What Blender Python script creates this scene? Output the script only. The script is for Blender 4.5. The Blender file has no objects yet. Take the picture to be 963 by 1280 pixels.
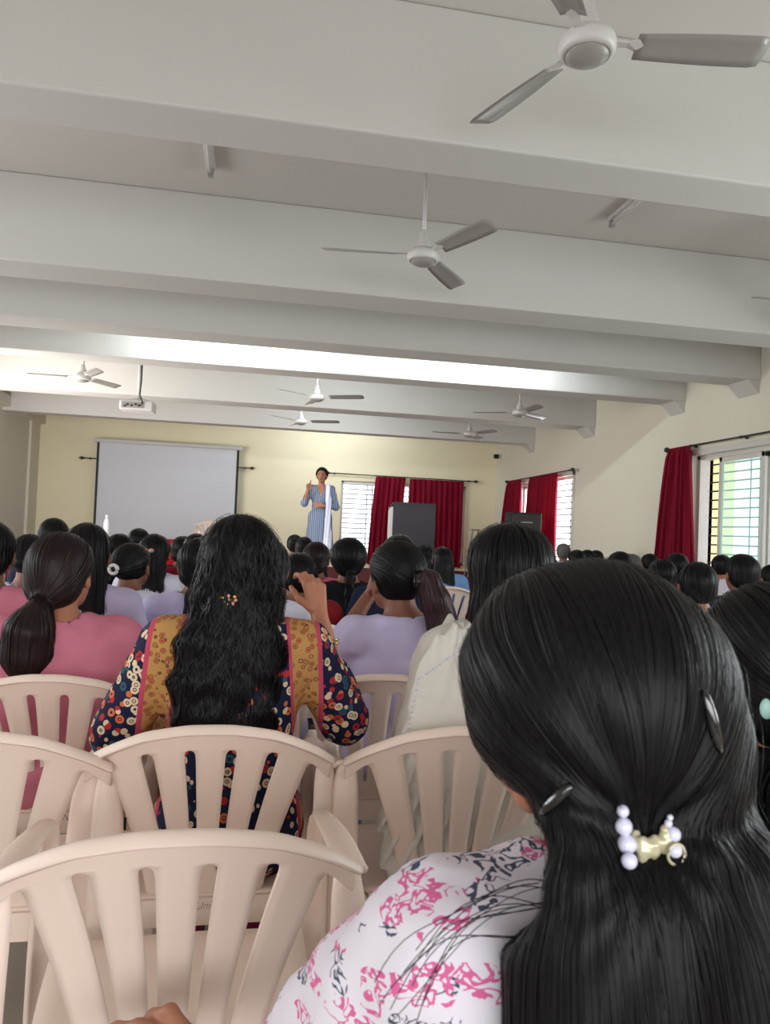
import bpy, math, random
import numpy as np
from mathutils import Matrix, Vector

# ------------------------------------------------------------------ camera, sky, light, exposure
SC = bpy.context.scene
COL = SC.collection
EYE = np.array([0.0, 0.0, 1.25])
FPX, YAW, PITCH, ROLL = 950.37, 0.1788, 0.0269, 0.0413

def cam_basis():
    cy, sy, cp, sp = math.cos(YAW), math.sin(YAW), math.cos(PITCH), math.sin(PITCH)
    F = np.array([sy*cp, cy*cp, sp]); r0 = np.array([cy, -sy, 0.0]); u0 = np.cross(r0, F)
    cr, sr = math.cos(ROLL), math.sin(ROLL)
    return F, cr*r0+sr*u0, -sr*r0+cr*u0
CF, CR, CU = cam_basis()
def ray(px, py): return CF+(px-481.5)/FPX*CR-(py-640)/FPX*CU
def at(px, py, y):            # point of the room seen there at depth y
    d = ray(px, py); return EYE+d*(y/d[1])

cam_data = bpy.data.cameras.new('camera'); cam = bpy.data.objects.new('camera', cam_data); COL.objects.link(cam)
cam_data.sensor_fit = 'VERTICAL'; cam_data.sensor_height = 24.0; cam_data.sensor_width = 18.0
cam_data.lens = FPX/1280*24.0
cam_data.clip_start = 0.02
M4 = Matrix.Identity(4)
for i in range(3):
    M4[i][0], M4[i][1], M4[i][2], M4[i][3] = CR[i], CU[i], -CF[i], EYE[i]
cam.matrix_world = M4
cam_data.dof.use_dof = True; cam_data.dof.focus_distance = 3.2; cam_data.dof.aperture_fstop = 10.0
SC.camera = cam

world = bpy.data.worlds.new('sky'); SC.world = world; world.use_nodes = True
bg = world.node_tree.nodes['Background']
bg.inputs[0].default_value = (0.95, 0.96, 1.0, 1); bg.inputs[1].default_value = 2.1
SC.view_settings.view_transform = 'Standard'; SC.view_settings.look = 'None'
SC.view_settings.gamma = 1.0; SC.view_settings.use_curve_mapping = False
SC.view_settings.exposure = 0.4
SC.cycles.use_denoising = True
SC.cycles.max_bounces = 8; SC.cycles.diffuse_bounces = 5; SC.cycles.transparent_max_bounces = 12
SC.cycles.sample_clamp_indirect = 6.0

def area(name, loc, direction, sx, sy, power, color=(1, 1, 1), spread=180):
    l = bpy.data.lights.new(name, 'AREA'); l.shape = 'RECTANGLE'; l.size = sx; l.size_y = sy
    l.energy = power; l.color = color; l.spread = math.radians(spread)
    o = bpy.data.objects.new(name, l); COL.objects.link(o); o.location = loc
    o.rotation_euler = Vector(direction).to_track_quat('-Z', 'Y').to_euler()
    return o
# daylight entering by the windows of the right wall and the rear; unseen side fill lamps added
area('daylight_rear_window', (0.6, -2.85, 1.5), (0, 1, -0.4), 6.0, 1.4, 34, (0.97, 0.98, 1), 110)
area('daylight_far_window', (5.75, 12.9, 1.6), (-1, 0.1, -0.05), 2.6, 1.4, 110, (0.92, 0.97, 1))
area('unseen_side_fill', (5.15, 2.1, 1.6), (-1, 0.1, -0.2), 2.9, 1.4, 75, (0.92, 0.97, 1))  # fill at an unseen window, raised in place of near window daylight
area('unseen_side_fill', (-4.0, 4.0, 1.7), (1, 0, -0.1), 5.0, 1.5, 60, (0.96, 0.97, 1))  # fill lamp at the unseen left openings
area('unseen_side_fill', (-4.0, 10.5, 1.7), (1, 0.35, 0.05), 4.0, 1.5, 260, (1, 0.97, 0.93))  # added lamp at a windowless stretch of left wall, brightens the back

# ------------------------------------------------------------------ helpers
def lin(c):
    c = np.array(c, float)/255.0
    return tuple(np.where(c <= 0.04045, c/12.92, ((c+0.055)/1.055)**2.4))+(1.0,)

def new_mat(name):
    m = bpy.data.materials.new(name); m.use_nodes = True
    nt = m.node_tree; b = nt.nodes['Principled BSDF']
    return m, nt, b
def N(nt, typ, **kw):
    n = nt.nodes.new(typ)
    for k, v in kw.items():
        if k in n.inputs.keys() if isinstance(k, str) else False: n.inputs[k].default_value = v
        else: setattr(n, k, v)
    return n
def mat(name, rgb, rough=0.6, spec=0.5, metal=0.0, var=0.06, scale=6.0, bump=0.0, bscale=200.0, coat=0.0):
    m, nt, b = new_mat(name)
    c = lin(rgb)
    tc = N(nt, 'ShaderNodeTexCoord'); no = N(nt, 'ShaderNodeTexNoise'); no.inputs['Scale'].default_value = scale
    no.inputs['Detail'].default_value = 3
    nt.links.new(tc.outputs['Object'], no.inputs['Vector'])
    mix = N(nt, 'ShaderNodeMixRGB'); mix.inputs[1].default_value = tuple(x*(1-var) for x in c[:3])+(1,)
    mix.inputs[2].default_value = tuple(min(1, x*(1+var)) for x in c[:3])+(1,)
    nt.links.new(no.outputs['Fac'], mix.inputs[0]); nt.links.new(mix.outputs[0], b.inputs['Base Color'])
    b.inputs['Roughness'].default_value = rough; b.inputs['Specular IOR Level'].default_value = spec
    b.inputs['Metallic'].default_value = metal
    if coat: b.inputs['Coat Weight'].default_value = coat
    if bump:
        n2 = N(nt, 'ShaderNodeTexNoise'); n2.inputs['Scale'].default_value = bscale
        nt.links.new(tc.outputs['Object'], n2.inputs['Vector'])
        bu = N(nt, 'ShaderNodeBump'); bu.inputs['Strength'].default_value = bump; bu.inputs['Distance'].default_value = 0.01
        nt.links.new(n2.outputs['Fac'], bu.inputs['Height']); nt.links.new(bu.outputs[0], b.inputs['Normal'])
    return m
def ramp(nt, src, stops, interp='CONSTANT'):
    r = N(nt, 'ShaderNodeValToRGB'); r.color_ramp.interpolation = interp
    e = r.color_ramp.elements
    while len(e) < len(stops): e.new(0.5)
    for k, (p, c) in enumerate(stops): e[k].position = p; e[k].color = c
    nt.links.new(src, r.inputs[0]); return r
def math_node(nt, op, a, b=None):
    n = N(nt, 'ShaderNodeMath'); n.operation = op
    for i, v in enumerate((a, b)):
        if v is None: continue
        if isinstance(v, (int, float)): n.inputs[i].default_value = v
        else: nt.links.new(v, n.inputs[i])
    return n.outputs[0]

class MB:
    def __init__(s): s.v = []; s.f = []; s.m = []
    def add(s, vs, fs, mi=0):
        o = len(s.v); s.v += [tuple(map(float, p)) for p in vs]
        s.f += [tuple(int(i)+o for i in f) for f in fs]; s.m += [mi]*len(fs); return s
    def box(s, x0, x1, y0, y1, z0, z1, mi=0):
        vs = [(x, y, z) for x in (x0, x1) for y in (y0, y1) for z in (z0, z1)]
        return s.add(vs, [(0, 1, 3, 2), (4, 6, 7, 5), (0, 4, 5, 1), (2, 3, 7, 6), (0, 2, 6, 4), (1, 5, 7, 3)], mi)
    def tube(s, pts, r, n=10, mi=0, cap=True):
        pts = [np.array(p, float) for p in pts]; rr = r if hasattr(r, '__len__') else [r]*len(pts)
        rings = []
        for i, p in enumerate(pts):
            t = pts[min(i+1, len(pts)-1)]-pts[max(i-1, 0)]; t = t/(np.linalg.norm(t)+1e-9)
            a = np.cross(t, (0, 0, 1)) if abs(t[2]) < 0.9 else np.cross(t, (1, 0, 0)); a /= np.linalg.norm(a); b = np.cross(t, a)
            rings.append([p+rr[i]*(math.cos(2*math.pi*k/n)*a+math.sin(2*math.pi*k/n)*b) for k in range(n)])
        vs = [q for r_ in rings for q in r_]
        fs = [(i*n+k, i*n+(k+1) % n, (i+1)*n+(k+1) % n, (i+1)*n+k) for i in range(len(pts)-1) for k in range(n)]
        if cap: fs += [tuple(range(n))[::-1], tuple(range((len(pts)-1)*n, len(pts)*n))]
        return s.add(vs, fs, mi)
    def lathe(s, prof, c=(0, 0, 0), n=28, mi=0):
        vs = [(c[0]+r*math.cos(2*math.pi*k/n), c[1]+r*math.sin(2*math.pi*k/n), c[2]+z) for r, z in prof for k in range(n)]
        fs = [(i*n+k, i*n+(k+1) % n, (i+1)*n+(k+1) % n, (i+1)*n+k) for i in range(len(prof)-1) for k in range(n)]
        fs += [tuple(range(n))[::-1], tuple(range((len(prof)-1)*n, len(prof)*n))]
        return s.add(vs, fs, mi)
    def ball(s, c, r, n=12, mi=0):
        r = np.array(r)*np.ones(3); vs = []; fs = []
        for i in range(n+1):
            th = math.pi*i/n
            for k in range(2*n):
                ph = math.pi*k/n; vs.append((c[0]+r[0]*math.sin(th)*math.cos(ph), c[1]+r[1]*math.sin(th)*math.sin(ph), c[2]+r[2]*math.cos(th)))
        for i in range(n):
            for k in range(2*n):
                fs.append((i*2*n+k, (i+1)*2*n+k, (i+1)*2*n+(k+1) % (2*n), i*2*n+(k+1) % (2*n)))
        return s.add(vs, fs, mi)
    def mesh(s, name, mats, smooth=False):
        me = bpy.data.meshes.new(name); me.from_pydata(s.v, [], s.f)
        for m in (mats if isinstance(mats, (list, tuple)) else [mats]): me.materials.append(m)
        me.polygons.foreach_set('material_index', s.m)
        if smooth: me.polygons.foreach_set('use_smooth', [True]*len(s.f))
        me.update(); return me
    def build(s, name, mats, parent=None, smooth=False, bevel=0.0, loc=None):
        return link(name, s.mesh(name, mats, smooth), parent, bevel, loc)
def link(name, me, parent=None, bevel=0.0, loc=None):
    o = bpy.data.objects.new(name, me); COL.objects.link(o)
    if parent is not None: o.parent = parent
    if loc is not None: o.location = loc
    if bevel:
        b = o.modifiers.new('bevel', 'BEVEL'); b.width = bevel; b.segments = 2; b.limit_method = 'ANGLE'
    return o
def tag(o, label=None, cat=None, group=None, kind=None):
    if label: o['label'] = label
    if cat: o['category'] = cat
    if group: o['group'] = group
    if kind: o['kind'] = kind
    return o
def empty(name, loc=(0, 0, 0), rz=0, **kw):
    o = bpy.data.objects.new(name, None); COL.objects.link(o); o.location = loc; o.rotation_euler = (0, 0, rz)
    o.empty_display_size = 0.1
    return tag(o, **kw)
def copy_tree(root, loc, rz=0, scale=None, label=None, group=None, override=None):
    r = root.copy(); COL.objects.link(r); r.location = loc; r.rotation_euler = (0, 0, rz)
    if scale is not None: r.scale = scale
    if label: r['label'] = label
    if group: r['group'] = group
    for ch in list(root.children):
        c = ch.copy(); COL.objects.link(c); c.parent = r
        for g in ch.children:
            d = g.copy(); COL.objects.link(d); d.parent = c
    return r

# ------------------------------------------------------------------ signed distance modelling (bodies, clothes, hair)
def ell(c, r, R=None): return ('e', np.array(c, float), np.array(r, float)*np.ones(3), R)
def cap(a, b, ra, rb=None): return ('c', np.array(a, float), np.array(b, float), ra, ra if rb is None else rb)
def chain(pts, rs): return [cap(pts[i], pts[i+1], rs[i], rs[i+1]) for i in range(len(pts)-1)]
def rotz(a): c, s = math.cos(a), math.sin(a); return np.array([[c, -s, 0], [s, c, 0], [0, 0, 1]])
def rotx(a): c, s = math.cos(a), math.sin(a); return np.array([[1, 0, 0], [0, c, -s], [0, s, c]])
def roty(a): c, s = math.cos(a), math.sin(a); return np.array([[c, 0, s], [0, 1, 0], [-s, 0, c]])
def sdf(prims, P, k=0.02):
    d = None
    for q in prims:
        if q[0] == 'e':
            L = P-q[1]
            if q[3] is not None: L = L@q[3]
            n = np.linalg.norm(L/q[2], axis=-1); n2 = np.linalg.norm(L/(q[2]**2), axis=-1)+1e-9
            v = n*(n-1)/n2
            v = np.where(n < 0.05, -q[2].min(), v)
        else:
            a, b = q[1], q[2]; ab = b-a; t = np.clip(((P-a)@ab)/(ab@ab+1e-12), 0, 1)
            v = np.linalg.norm(P-(a+t[..., None]*ab), axis=-1)-(q[3]+(q[4]-q[3])*t)
        if d is None: d = v
        else:
            h = np.clip(0.5+0.5*(v-d)/k, 0, 1); d = v*(1-h)+d*h-0.0 - k*h*(1-h)
            d = d
    return d
def smin(a, b, k):
    h = np.clip(0.5+0.5*(b-a)/k, 0, 1); return b*(1-h)+a*h-k*h*(1-h)
def smax(a, b, k): return -smin(-a, -b, k)
def bounds(prims, pad=0.03):
    lo = np.full(3, 1e9); hi = -lo
    for q in prims:
        if q[0] == 'e': r = q[2].max() if q[3] is not None else q[2]; lo = np.minimum(lo, q[1]-r); hi = np.maximum(hi, q[1]+r)
        else:
            for e, r in ((q[1], q[3]), (q[2], q[4])): lo = np.minimum(lo, e-r); hi = np.maximum(hi, e+r)
    return lo-pad, hi+pad
def nets(f, lo, hi, h):
    n = np.maximum(4, np.ceil((hi-lo)/h).astype(int)+1)
    ax = [lo[i]+h*np.arange(n[i]) for i in range(3)]
    G = np.stack(np.meshgrid(*ax, indexing='ij'), -1)
    V = f(G.reshape(-1, 3)).reshape(n)
    S = V < 0
    cells = np.zeros(n-1, int)
    sm = np.zeros(tuple(n-1)+(3,)); ct = np.zeros(n-1)
    for axis in range(3):
        o = [0, 1, 2]; o.remove(axis)
        sl0 = [slice(None)]*3; sl1 = [slice(None)]*3; sl0[axis] = slice(0, -1); sl1[axis] = slice(1, None)
        a = V[tuple(sl0)]; b = V[tuple(sl1)]; cr = (a < 0) != (b < 0)
        t = np.where(cr, a/(np.where(cr, a-b, 1)), 0)
        p = G[tuple(sl0)].copy(); p[..., axis] += t*h
        for i in (0, 1):
            for j in (0, 1):
                s = [slice(None)]*3
                s[o[0]] = slice(i, n[o[0]]-1+i); s[o[1]] = slice(j, n[o[1]]-1+j)
                c = cr[tuple(s)]; ct += c; sm += p[tuple(s)]*c[..., None]
    on = ct > 0; idx = -np.ones(n-1, int); idx[on] = np.arange(on.sum())
    verts = sm[on]/ct[on][:, None]
    faces = []
    for axis in range(3):
        o = [(axis+1) % 3, (axis+2) % 3]
        sl0 = [slice(1, -1)]*3; sl1 = [slice(1, -1)]*3; sl0[axis] = slice(0, -1); sl1[axis] = slice(1, None)
        a = S[tuple(sl0)]; b = S[tuple(sl1)]; cr = a != b
        I = np.argwhere(cr)
        if not len(I): continue
        base = I.copy(); base[:, o[0]] += 1; base[:, o[1]] += 1; base[:, axis] += 0
        flip = a[cr]
        q = []
        for (i, j) in ((-1, -1), (0, -1), (0, 0), (-1, 0)):
            c = base.copy(); c[:, o[0]] += i; c[:, o[1]] += j; q.append(idx[c[:, 0], c[:, 1], c[:, 2]])
        q = np.stack(q, 1); q[~flip] = q[~flip][:, ::-1]; faces.append(q)
    return verts, np.concatenate(faces)
def wob(P, fr, seed=0.0):
    x, y, z = P[..., 0]*fr+seed, P[..., 1]*fr+seed*1.7, P[..., 2]*fr+seed*0.6
    return (np.sin(x+1.3*np.sin(y*1.1+z*0.7))+np.sin(y*1.3+1.1*np.sin(z*1.2+x*0.5))+np.sin(z*1.1+1.2*np.sin(x*0.9+y*0.8)))/3
def np_mesh(name, verts, faces, mats, mi=None, smooth=True):
    me = bpy.data.meshes.new(name)
    me.vertices.add(len(verts)); me.vertices.foreach_set('co', np.ascontiguousarray(verts, dtype=np.float32).ravel())
    nf = len(faces); me.loops.add(nf*4); me.loops.foreach_set('vertex_index', np.ascontiguousarray(faces, dtype=np.int32).ravel())
    me.polygons.add(nf); me.polygons.foreach_set('loop_start', np.arange(0, nf*4, 4, dtype=np.int32))
    me.polygons.foreach_set('loop_total', np.full(nf, 4, dtype=np.int32))
    for m in (mats if isinstance(mats, (list, tuple)) else [mats]): me.materials.append(m)
    if mi is not None: me.polygons.foreach_set('material_index', np.asarray(mi, dtype=np.int32))
    if smooth: me.polygons.foreach_set('use_smooth', np.ones(nf, dtype=bool))
    me.update(calc_edges=True); me.validate(); return me
def strands(field, flow, seeds, steps, step, rng, w=0.0011, lift=(0.0, 0.004), curl=0.0, cfreq=60.0, maxlen=None, cling=0.02):
    """ribbons of hair grown over the surface of the hair mass"""
    m = len(seeds); p = seeds.copy(); eps = 0.002
    lf = rng.uniform(lift[0], lift[1], m); ph = rng.uniform(0, 6.28, m); amp = rng.uniform(0.3, 1, m)
    path = []; nrm = []
    tilt = rng.normal(0, 0.16, m)
    off = np.zeros((m, 3))
    for i in range(steps):
        g = np.stack([field(p+np.eye(3)[a]*eps)-field(p-np.eye(3)[a]*eps) for a in range(3)], -1)
        n = g/(np.linalg.norm(g, axis=1, keepdims=True)+1e-9)
        d = flow(p); d = d-n*(d*n).sum(1, keepdims=True)*0.9; d /= np.linalg.norm(d, axis=1, keepdims=True)+1e-9
        side = np.cross(d, n); s = i*step
        o = side*(curl*amp*np.sin(ph+s*cfreq)*min(1, s/0.06))[:, None]+n*(curl*0.6*amp*np.cos(ph*1.7+s*cfreq*0.9)*min(1, s/0.06))[:, None]
        path.append(p+o); nrm.append(n)
        p = p+d*step
        v = field(p)-lf
        p = p-n*np.clip(v, -cling, cling)[:, None]
    path = np.stack(path, 1); nrm = np.stack(nrm, 1)
    T = np.gradient(path, axis=1); sd = np.cross(T, nrm); sd /= np.linalg.norm(sd, axis=2, keepdims=True)+1e-9
    sd = sd*np.cos(tilt)[:, None, None]+nrm*np.sin(tilt)[:, None, None]
    t = np.linspace(0, 1, steps); wd = w*(0.35+0.65*np.sin(np.pi*np.clip(t*0.93+0.07, 0, 1))**0.5)
    A = path-sd*wd[None, :, None]; B = path+sd*wd[None, :, None]
    vs = np.stack([A, B], 2).reshape(-1, 3)
    b = (np.arange(m)[:, None]*steps+np.arange(steps-1)[None]).ravel()*2
    return vs, np.stack([b, b+1, b+3, b+2], 1)

# ------------------------------------------------------------------ materials
M = {}
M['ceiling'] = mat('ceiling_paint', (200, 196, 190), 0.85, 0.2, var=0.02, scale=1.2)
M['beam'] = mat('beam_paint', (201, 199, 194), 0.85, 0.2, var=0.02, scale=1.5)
M['wall_back'] = mat('cream_wall_paint', (240, 231, 200), 0.85, 0.2, var=0.02, scale=1.0)
M['wall_side'] = mat('pale_wall_paint', (222, 218, 203), 0.8, 0.25, var=0.02, scale=1.0)
M['reveal'] = mat('yellow_outer_paint', (246, 232, 172), 0.8, 0.2)
M['floor'] = mat('floor_tile', (150, 140, 128), 0.35, 0.5, var=0.1, scale=2)
M['stage'] = mat('stage_carpet', (96, 30, 38), 0.95, 0.1, bump=0.3)
M['plastic'] = mat('beige_plastic', (238, 217, 203), 0.42, 0.45, var=0.02, scale=5, bump=0.06, bscale=60)
M['metal_white'] = mat('white_enamel', (205, 202, 200), 0.35, 0.5)
M['metal_grey'] = mat('grey_enamel', (150, 146, 142), 0.3, 0.5)
M['dark'] = mat('dark_metal', (46, 40, 38), 0.45, 0.5)
M['black'] = mat('black_plastic', (22, 23, 28), 0.55, 0.4)
M['screen'] = mat('screen_fabric', (214, 217, 224), 0.8, 0.2, var=0.01)
M['laminate'] = mat('dark_grey_laminate', (58, 53, 60), 0.5, 0.4, var=0.1, scale=10)
M['white'] = mat('plain_white', (240, 240, 240), 0.6, 0.3)
M['alu'] = mat('window_frame', (205, 203, 196), 0.4, 0.5)
M['redcloth'] = mat('dark_red_cloth', (140, 18, 34), 0.9, 0.1, var=0.12, scale=12)
M['skin'] = mat('skin', (168, 112, 86), 0.5, 0.4, var=0.05, scale=14)
M['skin_dark'] = mat('skin_darker', (128, 82, 62), 0.5, 0.4, var=0.05, scale=14)
M['lips'] = mat('lips', (128, 60, 54), 0.4)
M['eye'] = mat('dark_eye', (26, 18, 16), 0.3)
M['ink'] = mat('marker_ink', (70, 60, 60), 0.7)
M['gold'] = mat('gold', (205, 160, 80), 0.25, 0.5, metal=0.9)
M['pearl'] = mat('pearl', (225, 226, 248), 0.18, 0.7, coat=0.5, var=0.02)
M['clip'] = mat('pale_gold_clip', (205, 198, 165), 0.22, 0.6, metal=0.25, var=0.15, scale=60)
M['gloss_black'] = mat('gloss_black_plastic', (14, 13, 15), 0.12, 0.8, coat=0.6)
M['mint'] = mat('mint_plastic', (150, 190, 180), 0.35, 0.5, var=0.2, scale=90)
M['pinkclip'] = mat('rose_clip', (196, 140, 128), 0.3, 0.6)
M['whitehair'] = mat('white_scrunchie', (215, 210, 205), 0.7)

def hair_mat(name, rgb, rough=0.36, sx=260, spec=0.21):
    m, nt, b = new_mat(name); c = lin(rgb)
    tc = N(nt, 'ShaderNodeTexCoord'); mp = N(nt, 'ShaderNodeMapping'); mp.inputs['Scale'].default_value = (sx, sx, 9)
    nt.links.new(tc.outputs['Object'], mp.inputs['Vector'])
    no = N(nt, 'ShaderNodeTexNoise'); no.inputs['Scale'].default_value = 1.0; no.inputs['Detail'].default_value = 2
    nt.links.new(mp.outputs[0], no.inputs['Vector'])
    r = ramp(nt, no.outputs['Fac'], [(0.3, tuple(x*0.55 for x in c[:3])+(1,)), (0.7, tuple(x*1.6 for x in c[:3])+(1,))], 'LINEAR')
    nt.links.new(r.outputs[0], b.inputs['Base Color'])
    b.inputs['Roughness'].default_value = rough; b.inputs['Specular IOR Level'].default_value = spec
    bu = N(nt, 'ShaderNodeBump'); bu.inputs['Strength'].default_value = 0.3; bu.inputs['Distance'].default_value = 0.0015
    nt.links.new(no.outputs['Fac'], bu.inputs['Height']); nt.links.new(bu.outputs[0], b.inputs['Normal'])
    return m
M['hair'] = hair_mat('black_hair', (14, 13, 15), .44)
M['hair_brown'] = hair_mat('dark_brown_hair', (34, 23, 22), .42)
M['hair_auburn'] = hair_mat('auburn_tinted_hair', (58, 40, 42))
M['hair_grey'] = hair_mat('greying_hair', (96, 90, 90), 0.6)

def cloth(name, rgb, bump=0.25, fold=18):
    m = mat(name, rgb, 0.85, 0.15, var=0.07, scale=fold, bump=bump, bscale=500); return m
CL = {'pink': cloth('rose_pink_cotton', (204, 122, 142)), 'lilac': cloth('pale_lilac_cotton', (198, 190, 224)),
      'white': cloth('white_cotton', (214, 214, 230)), 'black': cloth('black_cotton', (26, 26, 32)),
      'maroon': cloth('maroon_cotton', (112, 24, 38)), 'blue': cloth('sky_blue_cotton', (112, 152, 204)),
      'red': cloth('brick_red_cotton', (150, 40, 48)), 'rosy': cloth('soft_pink_cotton', (205, 98, 120)),
      'cream': cloth('cream_crinkled_cotton', (222, 219, 210)), 'greykurta': cloth('pale_grey_cotton', (166, 168, 174)),
      'navy': cloth('navy_cotton', (36, 42, 66)), 'trousers': cloth('dark_trousers', (48, 44, 54)),
      'purple': cloth('purple_cotton', (112, 102, 160)), 'wine': cloth('wine_cotton', (90, 20, 36))}

def floral_mat():
    m, nt, b = new_mat('floral_band_print')
    tc = N(nt, 'ShaderNodeTexCoord'); sp = N(nt, 'ShaderNodeSeparateXYZ'); nt.links.new(tc.outputs['Object'], sp.inputs[0])
    vo = N(nt, 'ShaderNodeTexVoronoi'); vo.inputs['Scale'].default_value = 44; nt.links.new(tc.outputs['Object'], vo.inputs['Vector'])
    navy, red, cream, teal, gold, pink, ora = map(lin, ((30, 34, 62), (176, 48, 52), (222, 200, 168), (52, 88, 104), (186, 140, 84), (190, 74, 98), (206, 110, 66)))
    hs = N(nt, 'ShaderNodeSeparateColor'); nt.links.new(vo.outputs['Color'], hs.inputs[0])
    petals = ramp(nt, hs.outputs[0], [(0.0, cream), (0.34, red), (0.55, ora), (0.72, cream), (0.86, teal)])
    ring = ramp(nt, vo.outputs['Distance'], [(0.0, (1, 1, 1, 1)), (0.15, (0, 0, 0, 1)), (0.23, (1, 1, 1, 1)), (0.47, (0, 0, 0, 1))])
    mx = N(nt, 'ShaderNodeMixRGB'); nt.links.new(ring.outputs[0], mx.inputs[0]); mx.inputs[1].default_value = navy; nt.links.new(petals.outputs[0], mx.inputs[2])
    # gold band running down each side of the back
    vo2 = N(nt, 'ShaderNodeTexVoronoi'); vo2.inputs['Scale'].default_value = 62; nt.links.new(tc.outputs['Object'], vo2.inputs['Vector'])
    bandc = ramp(nt, vo2.outputs['Distance'], [(0.0, red), (0.2, gold), (0.30, lin((120, 70, 52))), (0.42, gold)])
    ax = math_node(nt, 'ABSOLUTE', sp.outputs[0])
    ax2 = math_node(nt, 'ADD', ax, math_node(nt, 'MULTIPLY', sp.outputs[2], 0.10))
    bandmask = ramp(nt, ax2, [(0.0, (0, 0, 0, 1)), (0.215, (0.5, 0.5, 0.5, 1)), (0.226, (1, 1, 1, 1)), (0.286, (0.5, 0.5, 0.5, 1)), (0.298, (0, 0, 0, 1))])
    isband = math_node(nt, 'GREATER_THAN', bandmask.outputs[0], 0.75); ispink = math_node(nt, 'GREATER_THAN', bandmask.outputs[0], 0.25)
    m1 = N(nt, 'ShaderNodeMixRGB'); nt.links.new(ispink, m1.inputs[0]); nt.links.new(mx.outputs[0], m1.inputs[1]); m1.inputs[2].default_value = pink
    m2 = N(nt, 'ShaderNodeMixRGB'); nt.links.new(isband, m2.inputs[0]); nt.links.new(m1.outputs[0], m2.inputs[1]); nt.links.new(bandc.outputs[0], m2.inputs[2])
    nt.links.new(m2.outputs[0], b.inputs['Base Color']); b.inputs['Roughness'].default_value = 0.85; b.inputs['Specular IOR Level'].default_value = 0.15
    return m
M['floral'] = floral_mat()
def print_mat():
    m, nt, b = new_mat('white_cotton_scattered_print')
    tc = N(nt, 'ShaderNodeTexCoord')
    def marks(scale, thr, off):
        mp = N(nt, 'ShaderNodeMapping'); mp.inputs['Location'].default_value = (off, off*0.7, off*1.3); mp.inputs['Scale'].default_value = (1, 1, 1.5)
        nt.links.new(tc.outputs['Object'], mp.inputs[0])
        n1 = N(nt, 'ShaderNodeTexNoise'); n1.inputs['Scale'].default_value = scale*0.34; n1.inputs['Detail'].default_value = 1; nt.links.new(mp.outputs[0], n1.inputs['Vector'])
        n2 = N(nt, 'ShaderNodeTexNoise'); n2.inputs['Scale'].default_value = scale; n2.inputs['Detail'].default_value = 1.0; n2.inputs['Distortion'].default_value = 1.2; nt.links.new(mp.outputs[0], n2.inputs['Vector'])
        a = math_node(nt, 'GREATER_THAN', n1.outputs['Fac'], thr)
        d = math_node(nt, 'ABSOLUTE', math_node(nt, 'SUBTRACT', n2.outputs['Fac'], 0.5))
        return math_node(nt, 'MULTIPLY', a, math_node(nt, 'LESS_THAN', d, 0.05))
    m1 = N(nt, 'ShaderNodeMixRGB'); nt.links.new(marks(66, 0.545, 0.0), m1.inputs[0]); m1.inputs[1].default_value = lin((226, 220, 230)); m1.inputs[2].default_value = lin((74, 80, 100))
    m2 = N(nt, 'ShaderNodeMixRGB'); nt.links.new(marks(60, 0.57, 3.1), m2.inputs[0]); nt.links.new(m1.outputs[0], m2.inputs[1]); m2.inputs[2].default_value = lin((216, 104, 156))
    nt.links.new(m2.outputs[0], b.inputs['Base Color']); b.inputs['Roughness'].default_value = 0.8; b.inputs['Specular IOR Level'].default_value = 0.15
    return m
M['print'] = print_mat()
def stripe_mat():
    m, nt, b = new_mat('blue_grey_striped_cotton')
    tc = N(nt, 'ShaderNodeTexCoord'); w = N(nt, 'ShaderNodeTexWave'); w.wave_type = 'BANDS'; w.bands_direction = 'X'
    w.inputs['Scale'].default_value = 11; w.inputs['Distortion'].default_value = 0.4; nt.links.new(tc.outputs['Object'], w.inputs['Vector'])
    r = ramp(nt, w.outputs['Fac'], [(0.0, lin((88, 100, 126))), (0.7, lin((104, 117, 142))), (0.88, lin((165, 174, 192)))])
    nt.links.new(r.outputs[0], b.inputs['Base Color']); b.inputs['Roughness'].default_value = 0.85
    return m
M['stripe'] = stripe_mat()
def curtain_mat():
    m, nt, b = new_mat('crimson_curtain_cloth')
    b.inputs['Base Color'].default_value = lin((138, 18, 46)); b.inputs['Roughness'].default_value = 0.8; b.inputs['Specular IOR Level'].default_value = 0.2
    no = N(nt, 'ShaderNodeTexNoise'); no.inputs['Scale'].default_value = 300
    bu = N(nt, 'ShaderNodeBump'); bu.inputs['Strength'].default_value = 0.2; nt.links.new(no.outputs['Fac'], bu.inputs['Height']); nt.links.new(bu.outputs[0], b.inputs['Normal'])
    tr = N(nt, 'ShaderNodeBsdfTranslucent'); tr.inputs[0].default_value = lin((170, 22, 62))
    mx = N(nt, 'ShaderNodeMixShader'); mx.inputs[0].default_value = 0.28
    nt.links.new(b.outputs[0], mx.inputs[1]); nt.links.new(tr.outputs[0], mx.inputs[2])
    nt.links.new(mx.outputs[0], nt.nodes['Material Output'].inputs[0]); return m
M['curtain'] = curtain_mat()
def pane_mat(name, rgb, a):
    m, nt, b = new_mat(name)
    t = N(nt, 'ShaderNodeBsdfTransparent'); t.inputs[0].default_value = lin(rgb)
    g = N(nt, 'ShaderNodeBsdfGlossy'); g.inputs['Roughness'].default_value = 0.05
    d = N(nt, 'ShaderNodeBsdfTranslucent'); d.inputs[0].default_value = lin(rgb)
    m1 = N(nt, 'ShaderNodeMixShader'); m1.inputs[0].default_value = a; nt.links.new(t.outputs[0], m1.inputs[1]); nt.links.new(d.outputs[0], m1.inputs[2])
    m2 = N(nt, 'ShaderNodeMixShader'); m2.inputs[0].default_value = 0.05; nt.links.new(m1.outputs[0], m2.inputs[1]); nt.links.new(g.outputs[0], m2.inputs[2])
    nt.links.new(m2.outputs[0], nt.nodes['Material Output'].inputs[0]); return m
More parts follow.
